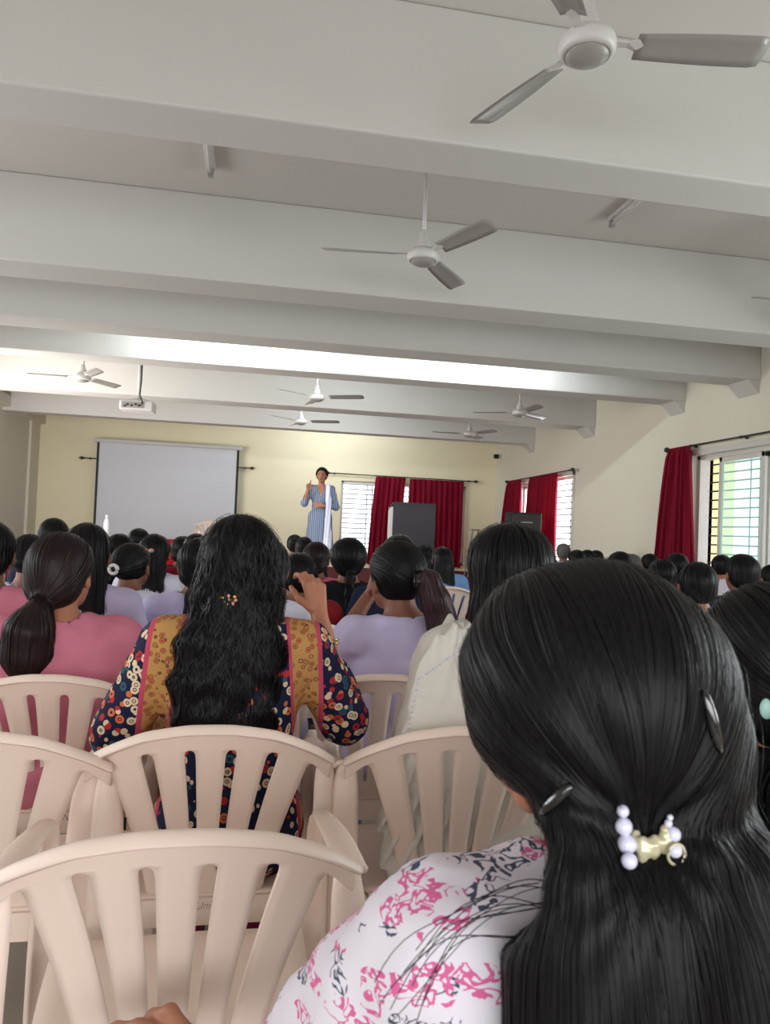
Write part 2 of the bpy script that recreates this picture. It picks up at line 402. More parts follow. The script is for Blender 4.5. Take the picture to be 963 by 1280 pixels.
M['pane'] = pane_mat('greenish_glass', (222, 240, 236), 0.2)
M['glass'] = pane_mat('clear_glass', (245, 248, 250), 0.03)
def emit_mat(name, rgb, s):
    m, nt, b = new_mat(name); b.inputs['Emission Color'].default_value = lin(rgb); b.inputs['Emission Strength'].default_value = s; return m
M['tube'] = emit_mat('lit_tube', (225, 240, 255), 6)
M['tube_off'] = mat('unlit_tube', (225, 222, 216), 0.3)

# ------------------------------------------------------------------ the room
XL, XR, YB, YR, ZC, ZBM = -4.05, 5.2, 15.58, -3.0, 3.615, 3.0
def struct(name, mb, m, parent=None, bevel=0.0):
    o = mb.build(name, m, parent, bevel=bevel)
    if parent is None: o['kind'] = 'structure'
    return o
b = MB().box(XL-.3, -3.4, YR-.2, YR, 0, ZC).box(4.6, XR+.3, YR-.2, YR, 0, ZC).box(-3.4, 4.6, YR-.2, YR, 2.1, ZC).box(-3.4, 4.6, YR-.2, YR, 0, .5)
struct('wall_rear', b, M['wall_side'])
struct('floor', MB().box(XL-.3, XR+.3, YR, YB+.3, -0.12, 0), M['floor'])
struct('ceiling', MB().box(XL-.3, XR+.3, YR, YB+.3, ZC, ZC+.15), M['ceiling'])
# right wall with its windows (y ranges)
SILL, HEAD = 0.85, 2.31
wins_r = [(0.6, 3.6), (5.15, 8.24), (11.62, 14.25)]
b = MB(); prev = YR
for y0, y1 in wins_r:
    b.box(XR, XR+.24, prev, y0, 0, ZC); b.box(XR, XR+.24, y0, y1, 0, SILL); b.box(XR, XR+.24, y0, y1, HEAD, ZC); prev = y1
b.box(XR, XR+.24, prev, YB+.24, 0, ZC)
struct('wall_right', b, M['wall_side'])
# back wall
bx0, bx1, bz0 = 1.88, 4.55, 0.62
b = MB().box(XL, bx0, YB, YB+.24, 0, ZC).box(bx1, XR+.24, YB, YB+.24, 0, ZC).box(bx0, bx1, YB, YB+.24, 0, bz0).box(bx0, bx1, YB, YB+.24, 2.29, ZC)
struct('wall_back', b, M['wall_back'])
# left wall with large openings outside the frame
b = MB(); prev = YR
for y0, y1 in [(0.6, 4.6), (6.0, 8.2)]:
    b.box(XL-.24, XL, prev, y0, 0, ZC); b.box(XL-.24, XL, y0, y1, 0, SILL); b.box(XL-.24, XL, y0, y1, HEAD, ZC); prev = y1
b.box(XL-.24, XL, prev, YB+.24, 0, ZC)
struct('wall_left', b, M['wall_side'])
struct('trim_1', MB().box(XL, XL+.14, 5.0, YB, 3.06, 3.24), M['wall_side'], bevel=.01)
struct('trim_2', MB().box(XL, XL+.05, 15.0, YB, 0, 3.06), M['wall_side'], bevel=.005)
beams = [(3.26, 3.57), (5.53, 5.92), (7.07, 7.45), (8.44, 8.79), (10.88, 11.31), (13.37, 13.66)]
for i, (y0, y1) in enumerate(beams):
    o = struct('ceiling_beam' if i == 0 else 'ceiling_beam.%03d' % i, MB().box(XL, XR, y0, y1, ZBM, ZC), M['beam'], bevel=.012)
    # small haunch under the right end of the beam
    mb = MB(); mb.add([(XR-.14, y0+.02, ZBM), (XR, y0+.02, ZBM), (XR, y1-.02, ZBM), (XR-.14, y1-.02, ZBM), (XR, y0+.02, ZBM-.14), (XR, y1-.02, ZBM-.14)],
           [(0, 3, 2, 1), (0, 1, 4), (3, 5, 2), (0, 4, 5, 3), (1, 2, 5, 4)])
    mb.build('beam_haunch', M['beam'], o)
# outer cream reveal strips and windows
def window_right(n, y0, y1, sliders, z0=SILL, z1=HEAD):
    root = empty('window_%d' % n, (XR, (y0+y1)/2, z0), kind='structure')
    def P(mb, name, m, par=root, bevel=0.0):
        o = mb.build(name, m, par, bevel=bevel); o.matrix_parent_inverse = Matrix.Translation(-Vector(root.location)) if par is root else Matrix.Identity(4)
        return o
    fr = MB()
    for k, x in enumerate((XR+.05, )):
        fr.box(x, x+.13, y0, y1, z1-.05, z1).box(x, x+.13, y0, y1, z0, z0+.05)
        fr.box(x, x+.13, y0, y0+.06, z0, z1).box(x, x+.13, y1-.06, y1, z0, z1)
    P(fr, 'window_frame', M['alu'], bevel=.004)
    P(MB().box(XR-.02, XR+.0, y0-.06, y1+.06, z1, z1+.07).box(XR-.02, XR, y1, y1+.06, z0, z1+.07).box(XR-.02, XR, y0-.06, y0, z0, z1+.07), 'casing', M['alu'], bevel=.004)
    for i, (a, c, x, m) in enumerate(sliders):
        s = MB(); w = .055
        s.box(x, x+.035, a, a+w, z0+.05, z1-.05).box(x, x+.035, c-w, c, z0+.05, z1-.05).box(x, x+.035, a, c, z0+.05, z0+.05+w).box(x, x+.035, a, c, z1-.05-w, z1-.05)
        so = P(s, 'sash', M['alu'], bevel=.004)
        po = MB().box(x+.014, x+.02, a+w, c-w, z0+.1, z1-.1).build('pane', m, so); 
    g = MB(); z = z0+.1
    while z < z1:
        g.box(XR+.205, XR+.217, y0, y1, z-.009, z+.009); z += .105
    for t in (.12, .2, .45, .53, .70, .75): g.box(XR+.2, XR+.212, y0+(y1-y0)*t-.005, y0+(y1-y0)*t+.005, z0, z1)
    P(g, 'grille', M['dark'])
    P(MB().box(XR+.18, XR+.26, y1-.0, y1+.05, z0, z1).box(XR+.24, XR+.55, y1, y1+.06, z0-.2, z1+.2), 'outer_reveal', M['reveal'])
    P(MB().box(XR+.24, XR+.6, y0-.1, y1+.1, z1+.02, z1+.1), 'sunshade', M['reveal'])
window_right(1, 5.15, 8.24, [(7.05, 7.83, XR+.06, M['pane']), (5.9, 7.1, XR+.12, M['glass'])])
window_right(2, 11.62, 14.25, [(12.6, 13.5, XR+.06, M['pane']), (13.3, 14.2, XR+.12, M['glass'])])
window_right(4, 0.6, 3.6, [(1.9, 3.1, XR+.06, M['pane'])])
root = empty('window_3', (bx0, YB, bz0), kind='structure')
inv = Matrix.Translation(-Vector(root.location))
def PB(mb, name, m, bevel=0.0):
    o = mb.build(name, m, root, bevel=bevel); o.matrix_parent_inverse = inv; return o
z1 = 2.29
PB(MB().box(bx0, bx0+.05, YB+.05, YB+.15, bz0, z1).box(bx1-.05, bx1, YB+.05, YB+.15, bz0, z1).box(bx0, bx1, YB+.05, YB+.15, z1-.05, z1).box(bx0, bx1, YB+.05, YB+.15, bz0, bz0+.05)
   .box(2.75, 2.80, YB+.05, YB+.15, bz0, z1).box(3.62, 3.67, YB+.05, YB+.15, bz0, z1), 'window_frame', M['alu'])
g = MB(); z = bz0+.08
while z < z1: g.box(bx0+.04, bx1, YB+.19, YB+.198, z-.010, z+.010); z += .102
for x in (2.45, 2.56, 3.0, 3.35, 3.46, 4.0, 4.2): g.box(x-.009, x+.009, YB+.19, YB+.198, bz0, z1)
rg = random.Random(5)
for k in range(14):      # small square ornaments welded between the bars
    x = rg.choice((2.05, 2.22, 2.38)); zz = bz0+.08+.102*rg.randrange(1, 15)
    g.box(x-.022, x+.022, YB+.188, YB+.198, zz-.04, zz-.033).box(x-.022, x+.022, YB+.188, YB+.198, zz+.033, zz+.04).box(x-.025, x-.018, YB+.188, YB+.198, zz-.04, zz+.04).box(x+.018, x+.025, YB+.188, YB+.198, zz-.04, zz+.04)
PB(g, 'grille', M['metal_grey'])
PB(MB().box(bx0+.05, bx1-.05, YB+.1, YB+.105, bz0+.05, z1-.05), 'pane', M['glass'])
# stage
struct('stage_platform', MB().box(XL, XR, 11.05, YB, 0, 0.5), M['stage'], bevel=.01)

# ------------------------------------------------------------------ curtains and rods
def rod(a, bb, label, n_br=2):
    a, bb = np.array(a), np.array(bb); root = empty('curtain_rod', a, label=label, cat='curtain rod')
    d = bb-a; u = d/np.linalg.norm(d)
    MB().tube([(0, 0, 0), d], .011, 10).build('pole', M['dark'], root, smooth=True)
    for e, s in ((np.zeros(3), -1), (d, 1)):
        f = MB(); f.ball(e+u*s*.05, (.034,)*3, 8); f.tube([e, e+u*s*.09], [.016, .006], 8); f.ball(e+u*s*.095, (.014,)*3, 6)
        f.build('finial', M['dark'], root, smooth=True)
    wall = np.array([0, 1, 0]) if abs(u[0]) > .5 else np.array([1, 0, 0])
    for k in range(n_br):
        t = (k+.5)/n_br if n_br > 2 else (.03, .97)[k]
        p = d*t; gap = .075
        MB().tube([p, p+wall*gap], .008, 8).ball(p, (.017,)*3, 6).tube([p+wall*(gap-.012), p+wall*gap], .022, 10).build('bracket', M['dark'], root, smooth=True)
    return root
def curtain(axis, fixed, t_top, t_bot, ztop, zbot, folds, label, group, amp=.035, seed=0, flare=True):
    """axis 'x': hangs on the back wall, along x at y=fixed; axis 'y': on the right wall"""
    nu, nv = 120, 40; rs = random.Random(seed); V = []; F = []
    for j in range(nv+1):
        v = j/nv; a = t_top[0]+(t_bot[0]-t_top[0])*v**.8; c = t_top[1]+(t_bot[1]-t_top[1])*v**.8
        for i in range(nu+1):
            u = i/nu; ph = u*folds*2*math.pi
            dd = amp*(0.45+.55*v**.5)*(math.sin(ph+.7*math.sin(3*v+seed))+.35*math.sin(2.3*ph+seed+2*v))
            if v < .045: dd *= .5
            t = a+(c-a)*u+.006*math.sin(ph*1.7); z = ztop+(zbot-ztop)*v+(.012*math.sin(ph*1.0) if j == nv else 0)
            V.append((t, fixed-abs(amp)+dd, z) if axis == 'x' else (fixed-abs(amp)+dd, t, z))
    for j in range(nv):
        for i in range(nu): q = j*(nu+1)+i; F.append((q, q+1, q+nu+2, q+nu+1))
    base = np.array(V).mean(0); base[2] = zbot
    mb = MB().add([np.array(p)-base for p in V], F)
    o = mb.build('curtain', M['curtain'], None, smooth=True, loc=base)
    s = o.modifiers.new('thickness', 'SOLIDIFY'); s.thickness = .004
    tag(o, label, 'curtain', group); return o
rod((-3.15, 15.49, 2.45), (0.0, 15.49, 2.43), 'dark curtain rod crossing the wall behind the projection screen')
rod((1.63, 15.49, 2.42), (4.68, 15.49, 2.405), 'dark curtain rod over the barred window on the back wall')
rod((5.1, 14.55, 2.37), (5.1, 11.5, 2.38), 'dark curtain rod over the far window of the side wall')
rod((5.1, 8.62, 2.42), (5.1, 4.9, 2.41), 'dark curtain rod over the large near window of the side wall', 4)
curtain('x', 15.5, (2.58, 3.20), (2.45, 3.12), 2.40, .58, 6, 'narrow crimson curtain between the barred panes and the lectern', 'crimson curtains', seed=1)
curtain('x', 15.5, (3.30, 4.46), (3.28, 4.44), 2.39, .58, 10, 'wide crimson curtain hanging behind the dark lectern', 'crimson curtains', seed=2)
curtain('y', 5.12, (13.75, 14.5), (13.65, 15.0), 2.37, .56, 6, 'crimson curtain of the far side window, nearest the corner', 'crimson curtains', seed=3)
curtain('y', 5.12, (12.0, 13.3), (12.05, 13.55), 2.37, .5, 9, 'crimson curtain in front of the middle of the far side window', 'crimson curtains', seed=4)
curtain('y', 5.12, (8.13, 8.58), (7.98, 8.95), 2.42, .3, 6, 'crimson curtain gathered at the end of the large near window', 'crimson curtains', amp=.045, seed=5)

# ------------------------------------------------------------------ fans
def fan_proto():
    root = empty('ceiling_fan', (0, 0, 0), cat='ceiling fan')
    MB().lathe([(.012, .03), (.012, .62)], n=12).build('down_rod', M['metal_white'], root, smooth=True)
    MB().lathe([(.05, .645), (.05, .60), (.03, .56), (.014, .54)], n=20).build('ceiling_canopy', M['metal_white'], root, smooth=True)
    MB().lathe([(.014, .17), (.022, .16), (.03, .12), (.048, .07), (.052, .055), (.045, .05)], n=24).build('rod_cover', M['metal_white'], root, smooth=True)
    MB().lathe([(.03, .048), (.075, .046), (.095, .03), (.1, .012), (.1, -.006), (.094, -.02), (.078, -.03), (.076, -.026)], n=40).build('motor_housing', M['metal_white'], root, smooth=True)
    MB().lathe([(.077, -.026), (.074, -.034), (.05, -.048), (.02, -.054), (.0015, -.055)], n=40).build('bottom_cap', M['metal_grey'], root, smooth=True)
    for k in range(3):
        a = 2*math.pi*k/3; c, s = math.cos(a), math.sin(a)
        def T(x, y, z): return (c*x-s*y, s*x+c*y, z)
        nv = 14; V = []; F = []
        for j in range(nv+1):
            t = j/nv; r = .17+.45*t; hw = .046+.016*math.sin(min(1, t*1.3)*math.pi/2)
            if j == nv: hw *= .86
            for i in range(5):
                w = (i/4*2-1); V.append(T(r+(.0 if j < nv else .012*(1-w*w)-.0), w*hw, .012-w*.016+.006*(1-w*w)-.02*t*t*0))
        for j in range(nv):
            for i in range(4): q = j*5+i; F.append((q, q+5, q+6, q+1))
        bl = MB().add(V, F).build('blade', M['metal_grey'], root, smooth=True)
        so = bl.modifiers.new('thickness', 'SOLIDIFY'); so.thickness = .003
        ir = MB(); 
        vs = [T(.085, -.018, .016), (T(.085, .018, .016)), T(.14, .014, .016), T(.2, .034, .004), T(.2, -.034, .026), T(.14, -.014, .016)]
        vs2 = [(x, y, z+.005) for x, y, z in vs]
        ir.add(vs+vs2, [(0, 1, 2, 5), (5, 2, 3, 4), (6, 11, 8, 7), (11, 10, 9, 8)]+[(i, (i+6), (i+1) % 6+6, (i+1) % 6) for i in range(6)])
        ir.build('blade_iron', M['metal_white'], bl)
    return root
fans = [((1.1, 2.47, 2.98), -10, 'large white ceiling fan nearest of all, in front of the first beam'),
        ((1.0, 4.57, 2.965), 54, 'white ceiling fan hanging between the first and second beams'),
        ((3.98, 4.6, 2.955), 175, 'ceiling fan cut off at the right edge, only a blade tip showing'),
        ((-2.03, 9.64, 2.96), -62, 'white ceiling fan in the left bay beside the projector'),
        ((.82, 9.85, 2.96), -25, 'white ceiling fan above and just left of the speaking woman, nearer of two'),
        ((3.57, 9.8, 2.94), 35, 'white ceiling fan on the right side above the wide red curtain, nearer of two'),
        ((.77, 12.17, 2.96), -20, 'small white ceiling fan straight above the speaking woman, farther of two'),
        ((3.58, 12.2, 2.94), 55, 'small white ceiling fan close to the back right corner, farther of two')]
fp = fan_proto()
for i, (loc, a, lab) in enumerate(fans):
    if i == 0: o = fp; o.location = loc; o.rotation_euler = (0, 0, math.radians(a)); o['label'] = lab; o['group'] = 'ceiling fans'
    else: o = copy_tree(fp, loc, math.radians(a), label=lab, group='ceiling fans')

# unlit battens on the ceiling, lit tube lights on the far face of the third beam; tubes on later beams added to brighten the back
def batten(loc, rz, label, lit=False, power=0):
    root = empty('tube_light', loc, rz, label=label, cat='tube light', group='tube lights')
    MB().box(-.03, .03, -.6, .6, -.035, 0).build('batten', M['metal_white'], root, bevel=.006)
    MB().tube([(0, -.56, -.058), (0, .56, -.058)], .013, 10).build('tube', M['tube'] if lit else M['tube_off'], root, smooth=True)
    for s in (-1, 1): MB().box(-.018, .018, s*.58-.02, s*.58+.02, -.08, -.03).build('tube_holder', M['metal_grey'], root, bevel=.003)
    return root
batten((-.34, 4.49, ZC-.001), 0, 'short unlit tube light on the ceiling behind the first beam, at the left')
batten((2.51, 4.52, ZC-.001), 0, 'unlit tube light on the ceiling behind the first beam, right of the hanging fan')
for x, yb, pw, nm in ((-.16, 7.45, 30, 'third beam, the left one of two'), (2.48, 7.45, 24, 'third beam, the right one of two'), (1.2, 8.79, 10, 'fourth beam, added to brighten the next one'), (1.4, 11.31, 12, 'fifth beam, added to brighten the next one'), (1.7, 13.66, 15, 'last beam, added to brighten the back wall')):
    r = batten((x, yb, 3.24), 0, 'lit tube light on the far side of the '+nm, True)
    r.rotation_euler = (math.radians(90), 0, math.radians(90)); r.rotation_mode = 'XYZ'
    r.matrix_world = Matrix(((0, 1, 0, x), (0, 0, -1, yb+.003), (1, 0, 0, 3.3), (0, 0, 0, 1)))
    area('tube_glow', (x, yb+.11, 3.3), (0, 1, .05), 1.15, .04, pw, (.86, .95, 1), 150)

# ------------------------------------------------------------------ projector, screen, lectern, stage things
root = empty('projector', (-1.407, 9.9, 2.72), math.radians(-4), label='white projector hanging on a pole from the ceiling', cat='projector')
MB().tube([(0, 0, .05), (0, 0, .895)], .02, 12).build('pole', M['metal_white'], root, smooth=True)
MB().lathe([(.06, .895), (.06, .88), (.03, .86)], n=16).build('ceiling_plate', M['metal_white'], root, smooth=True)
MB().box(-.2, .2, -.14, .14, -.085, .035).build('housing', M['metal_white'], root, bevel=.015)
MB().box(-.17, .10, -.143, -.139, -.06, .015).build('port_panel', M['metal_grey'], root)
p = MB()
for k, (x, z) in enumerate(((-.1, -.02), (-.05, -.03), (.0, -.015), (.04, -.03), (-.13, -.04))): p.box(x-.014, x+.014, -.147, -.14, z-.01, z+.01)
p.build('socket_row', M['black'], root)
MB().box(-.17, .17, -.02, .02, .035, .05).tube([(-.15, 0, .05), (0, 0, .09)], .008).tube([(.15, 0, .05), (0, 0, .09)], .008).build('mount_bracket', M['metal_white'], root)
MB().tube([(.03, -.03, .55), (.035, -.05, .3), (.03, -.08, .12), (.06, -.14, .06), (.08, -.155, 0), (.05, -.155, -.03)], .008, 8).build('cable', M['black'], root, smooth=True)

root = empty('projection_screen', (-1.56, 15.36, .88), label='large blank white projection screen with black side borders on the back wall', cat='projection screen')
w = 1.345; H = 1.88
MB().box(-w, w, 0, .008, 0, H).build('screen_fabric', M['screen'], root)
MB().box(-w, -w+.045, -.004, 0.012, 0, H).box(w-.045, w, -.004, .012, 0, H).box(-w, w, -.004, .012, 0, .03).build('black_border', M['black'], root)
MB().box(-w-.06, w+.06, -.04, .06, H, H+.075).build('housing', M['metal_white'], root, bevel=.015)
MB().box(-w, w, -.012, .02, -.03, 0).build('bottom_bar', M['metal_white'], root, bevel=.008)
for s in (-1, 1): MB().box(s*w*.9-.02, s*w*.9+.02, .06, .215, H+.01, H+.06).build('wall_bracket', M['metal_white'], root)

root = empty('lectern', (2.71, 12.45, .5), math.radians(0), label='tall dark grey lectern on the stage, left side whitened for window light', cat='lectern')
MB().box(-.36, .36, -.2, -.18, 0, 1.26).build('front_panel', M['laminate'], root, bevel=.004)
MB().box(-.36, -.34, -.18, .24, 0, 1.18).build('side_panel', M['white'], root, bevel=.003)  # white colour stands in for window light on this side
MB().box(.34, .36, -.18, .24, 0, 1.18).build('side_panel', M['laminate'], root, bevel=.003)
MB().add([(-.36, -.18, 1.26), (.36, -.18, 1.26), (.36, .26, 1.15), (-.36, .26, 1.15), (-.36, -.18, 1.23), (.36, -.18, 1.23), (.36, .26, 1.12), (-.36, .26, 1.12)],
         [(0, 1, 2, 3), (7, 6, 5, 4), (0, 4, 5, 1), (1, 5, 6, 2), (2, 6, 7, 3), (3, 7, 4, 0)]).build('top', M['laminate'], root)
MB().box(-.34, .34, -.15, .22, .6, .62).build('shelf', M['laminate'], root)

root = empty('loudspeaker', (4.5, 12.0, .5), math.radians(-4), label='black loudspeaker standing in front of the far side window', cat='loudspeaker')
MB().box(-.26, .26, -.2, .2, .42, 1.17).build('cabinet', M['black'], root, bevel=.02)
MB().box(-.235, .235, -.21, -.2, .45, 1.14).build('grille', M['dark'], root, bevel=.004)
MB().lathe([(.11, .62), (.09, .6)], n=24).build('emblem_ring', M['black'], root) if False else None
MB().box(-.22, .22, -.17, .17, 0, .42).build('stand_box', M['black'], root, bevel=.01)
MB().box(-.1, .1, -.216, -.209, 1.0, 1.02).build('emblem_bar', M['metal_grey'], root)

root = empty('step_stool', (4.15, 13.5, .5), label='small grey folding stool beside the wide red curtain', cat='stool')
for s in (-1, 1):
    MB().tube([(s*.05, 0, .86), (s*.14, -.1, 0)], .012).build('leg', M['metal_grey'], root)
    MB().tube([(s*.05, .02, .86), (s*.14, .16, 0)], .012).build('leg', M['metal_grey'], root)
MB().box(-.08, .08, -.04, .06, .85, .88).build('seat', M['metal_grey'], root, bevel=.006)
MB().tube([(-.1, -.05, .42), (.1, -.05, .42)], .008).build('rung', M['metal_grey'], root)

root = empty('wall_camera', (5.19, 15.3, 2.94), label='tiny black camera on a bracket high in the corner', cat='camera')
MB().box(-.14, -.05, -.045, .045, -.04, .05).build('camera_body', M['black'], root, bevel=.008)
MB().tube([(-.06, 0, 0), (0, 0, 0.02)], .012).tube([(-.006, 0, .02), (0.01, 0, .02)], .035).build('bracket', M['wall_side'] if False else M['metal_white'], root)

root = empty('cloth_table', (-2.0, 13.3, .5), label='low table under a dark red cloth below the screen', cat='table')
nu = 160; V = []; F = []
per = [(x, -.35) for x in np.linspace(-1.0, 1.0, 60)]+[(1.0, y) for y in np.linspace(-.35, .35, 20)]+[(x, .35) for x in np.linspace(1, -1, 60)]+[(-1.0, y) for y in np.linspace(.35, -.35, 20)]
for j in range(9):
    v = j/8
    for k, (x, y) in enumerate(per):
        o_ = .018*math.sin(k*.9)*v; s = 1+.02*v+o_; V.append((x*s, y*(1+.06*v+o_*2), .48-.46*v))
n = len(per)
for j in range(8):
    for k in range(n): F.append((j*n+k, j*n+(k+1) % n, (j+1)*n+(k+1) % n, (j+1)*n+k))
F.append(tuple(range(n))[::-1])
MB().add(V, F).build('tablecloth', M['redcloth'], root, smooth=False)
t_ = MB().box(-.98, .98, -.33, .33, .44, .472)
t_.build('tabletop', M['laminate'], root)
for sx in (-1, 1):
    for sy in (-1, 1): MB().box(sx*.92-.02, sx*.92+.02, sy*.28-.02, sy*.28+.02, 0, .44).build('leg', M['dark'], root)

root = empty('water_bottle', (-2.27, 13.1, .981), label='tall white bottle standing on the red table in front of the screen edge', cat='bottle')
MB().lathe([(.045, 0), (.05, .01), (.05, .2), (.048, .24), (.03, .29), (.02, .31), (.02, .33)], n=20).build('bottle_body', M['white'], root, smooth=True)
MB().lathe([(.024, .325), (.024, .36), (.02, .365)], n=16).build('cap', M['white'], root, smooth=True)

root = empty('handrail', (-2.9, 8.0, 0), label='thin dark metal handrail beside the left wall', cat='handrail')
MB().tube([(-.6, 0, .93), (.66, 0, .93)], .016).build('rail', M['metal_grey'], root, smooth=True)
for x in (-.5, .6): MB().tube([(x, 0, 0), (x, 0, .93)], .014).build('post', M['dark'], root, smooth=True)

# ------------------------------------------------------------------ plastic chair
def chair_proto():
    root = empty('plastic_chair', (0, 0, 0), cat='chair')      # origin on the floor under the back, facing +y
    def bend(x, z):      # back shell: curves forward at the sides, reclines backwards with height
        t = max(0, (z-.43)/.40)
        return (x, .62*x*x*(1.0+.6*(t)) - .055*t*t + .05*(1-t) - .02, z)
    V = []; F = []; idx = {}
    def zband(x): return .782-.75*x*x-(.05*max(0, (abs(x)-.20)/.07) if abs(x) > .2 else 0)
    # column lines: outer slat edges and slot edges, at three heights
    def colx(k, z):
        t = min(1, max(0, (z-.45)/(.765-.45)))
        top = [-.213, -.147, -.119, -.0555, -.0315, .0315, .0555, .119, .147, .213]
        bot = [-.125, -.078, -.067, -.030, -.019, .019, .030, .067, .078, .125]
        return bot[k]+(top[k]-bot[k])*t**1.25
    zs = [.44, .465]+list(np.linspace(.49, .765, 12))
    for j, z in enumerate(zs):
        for k in range(10):
            xt = colx(k, .765); zz = .44+(zband(xt)-.44)*(z-.44)/(.765-.44)
            idx[(j, k)] = len(V); V.append(bend(colx(k, z), zz))
    def cell(a, b_, c, d): F.append((idx[a], idx[b_], idx[c], idx[d]))
    for j in range(len(zs)-1):
        for k in range(9):
            if k in (1, 3, 5, 7) and j >= 2: continue
            cell((j, k), (j, k+1), (j+1, k+1), (j+1, k))
    # top rail: arc from end to end
    xs = [-.264, -.24, -.213, -.145, -.123, -.0525, -.033, .033, .0525, .123, .145, .213, .24, .264]
    def ztop(x): return .832-.098*(abs(x)/.264)**2.3
    rows = 5; last = len(zs)-1
    for i, x in enumerate(xs):
        for r in range(rows):
            t = r/(rows-1); zb = min(zband(x), ztop(x)-.03) ; z = zb+(ztop(x)-zb)*t
            if r == 0 and 2 <= i <= 11: idx[('r', i, 0)] = idx[(last, i-2)]; continue
            idx[('r', i, r)] = len(V); q = bend(x, z); V.append(q)
    for i in range(len(xs)-1):
        for r in range(rows-1): F.append((idx[('r', i, r)], idx[('r', i+1, r)], idx[('r', i+1, r+1)], idx[('r', i, r+1)]))
    # rolled lip along the top, turned to the rear
    for lvl, (dy, dz) in enumerate(((-.010, .006), (-.020, .002), (-.026, -.010))):
        for i, x in enumerate(xs):
            idx[('l', i, lvl)] = len(V); q = bend(x, ztop(x)); V.append((q[0]*(1+.012*(lvl+1)), q[1]+dy, q[2]+dz))
            
    for i in range(len(xs)-1):
        F.append((idx[('r', i, rows-1)], idx[('r', i+1, rows-1)], idx[('l', i+1, 0)], idx[('l', i, 0)]))
        for lvl in (0, 1): F.append((idx[('l', i, lvl)], idx[('l', i+1, lvl)], idx[('l', i+1, lvl+1)], idx[('l', i, lvl+1)]))
    me = MB().add(V, F).mesh('backrest', M['plastic'], True)
    o = link('backrest', me, root)
    s = o.modifiers.new('sub', 'SUBSURF'); s.levels = 2; s.render_levels = 2
    s = o.modifiers.new('thickness', 'SOLIDIFY'); s.thickness = .007; s.offset = 0
    # seat pan
    V = []; F = []; nx, ny = 14, 14
    for j in range(ny+1):
        v = j/ny
        for i in range(nx+1):
            u = i/nx*2-1; w_ = .205+.03*math.sin(v*math.pi*.6); y = .02+v*.43+.02*(1-u*u)*(v > .9)
            z = .435+.012*(2*v-1)**2-.012*(1-u*u)*math.sin(v*math.pi)-(.03*max(0, v-.9)*10)
            V.append((u*w_, y, z))
    for j in range(ny):
        for i in range(nx): q = j*(nx+1)+i; F.append((q, q+1, q+nx+2, q+nx+1))
    o = MB().add(V, F).build('seat', M['plastic'], root, smooth=True)
    s = o.modifiers.new('thickness', 'SOLIDIFY'); s.thickness = .008
    MB().add([(-.2, .012, .44), (.2, .012, .44), (.2, .006, .385), (-.2, .006, .385), (-.2, .018, .44), (.2, .018, .44), (.2, .013, .385), (-.2, .013, .385)],
             [(0, 1, 2, 3), (7, 6, 5, 4), (0, 4, 5, 1), (3, 2, 6, 7), (1, 5, 6, 2), (0, 3, 7, 4)]).build('seat_apron', M['plastic'], root)
    def strip(pts, wid, dirw, name, th=.009, cross=None):
        V = []; F = []
        for (p, w_) in zip(pts, wid):
            p = np.array(p, float); d = np.array(dirw, float)*w_/2
            V += [p-d, p-d*.4+np.array(cross or (0, 0, 0))*.5, p+d*.4+np.array(cross or (0, 0, 0))*.5, p+d]
        for j in range(len(pts)-1):
            for i in range(3): q = j*4+i; F.append((q, q+1, q+5, q+4))
        o = MB().add(V, F).build(name, M['plastic'], root, smooth=True)
        s = o.modifiers.new('sub', 'SUBSURF'); s.levels = 1; s.render_levels = 1
        s = o.modifiers.new('thickness', 'SOLIDIFY'); s.thickness = th; s.offset = 0
    for s in (-1, 1):
        strip([(s*.256, .06, .725), (s*.258, .05, .68), (s*.262, .03, .6), (s*.262, .01, .43), (s*.27, -.02, .2), (s*.278, -.05, 0)], [.03, .055, .062, .066, .055, .045], (s*.97, .25, 0), 'leg', cross=(0, -.022, 0))
        strip([(s*.255, .43, .655), (s*.262, .45, .6), (s*.262, .44, .43), (s*.268, .45, .2), (s*.275, .47, 0)], [.04, .055, .065, .055, .045], (s*.6, -.8, 0), 'leg', cross=(s*.02, .02, 0))
        strip([(s*.266, .05, .715), (s*.278, .10, .68), (s*.283, .2, .665), (s*.28, .32, .665), (s*.265, .43, .66)], [.045, .05, .052, .052, .04], (1, 0, 0), 'armrest', cross=(0, 0, .016))
        strip([(s*.2, .05, .425), (s*.262, .05, .425)], [.08, .08], (0, 1, 0), 'side_rail')
    return root
chair = chair_proto()
chair_used = [False]
def place_chair(p, rz, label, group='beige plastic chairs'):
    if not chair_used[0]:
        chair_used[0] = True; chair.location = p; chair.rotation_euler = (0, 0, rz); chair['label'] = label; chair['group'] = group; return chair
    return copy_tree(chair, p, rz, label=label, group=group)

def handwriting(text, parent, loc, size, rz=0.0):
    cu = bpy.data.curves.new('handwriting', 'FONT'); cu.body = text; cu.size = size; cu.extrude = .0002; cu.offset = -.0006; cu.shear = .35
    cu.align_x = 'CENTER'; cu.materials.append(M['ink'])
    t = bpy.data.objects.new('handwriting', cu); COL.objects.link(t); bpy.context.view_layer.update()
    me = bpy.data.meshes.new_from_object(t.evaluated_get(bpy.context.evaluated_depsgraph_get())); bpy.data.objects.remove(t)
    o = bpy.data.objects.new('handwriting', me); COL.objects.link(o); o.parent = parent; o.location = loc; o.rotation_euler = (math.radians(90), 0, rz)
    return o

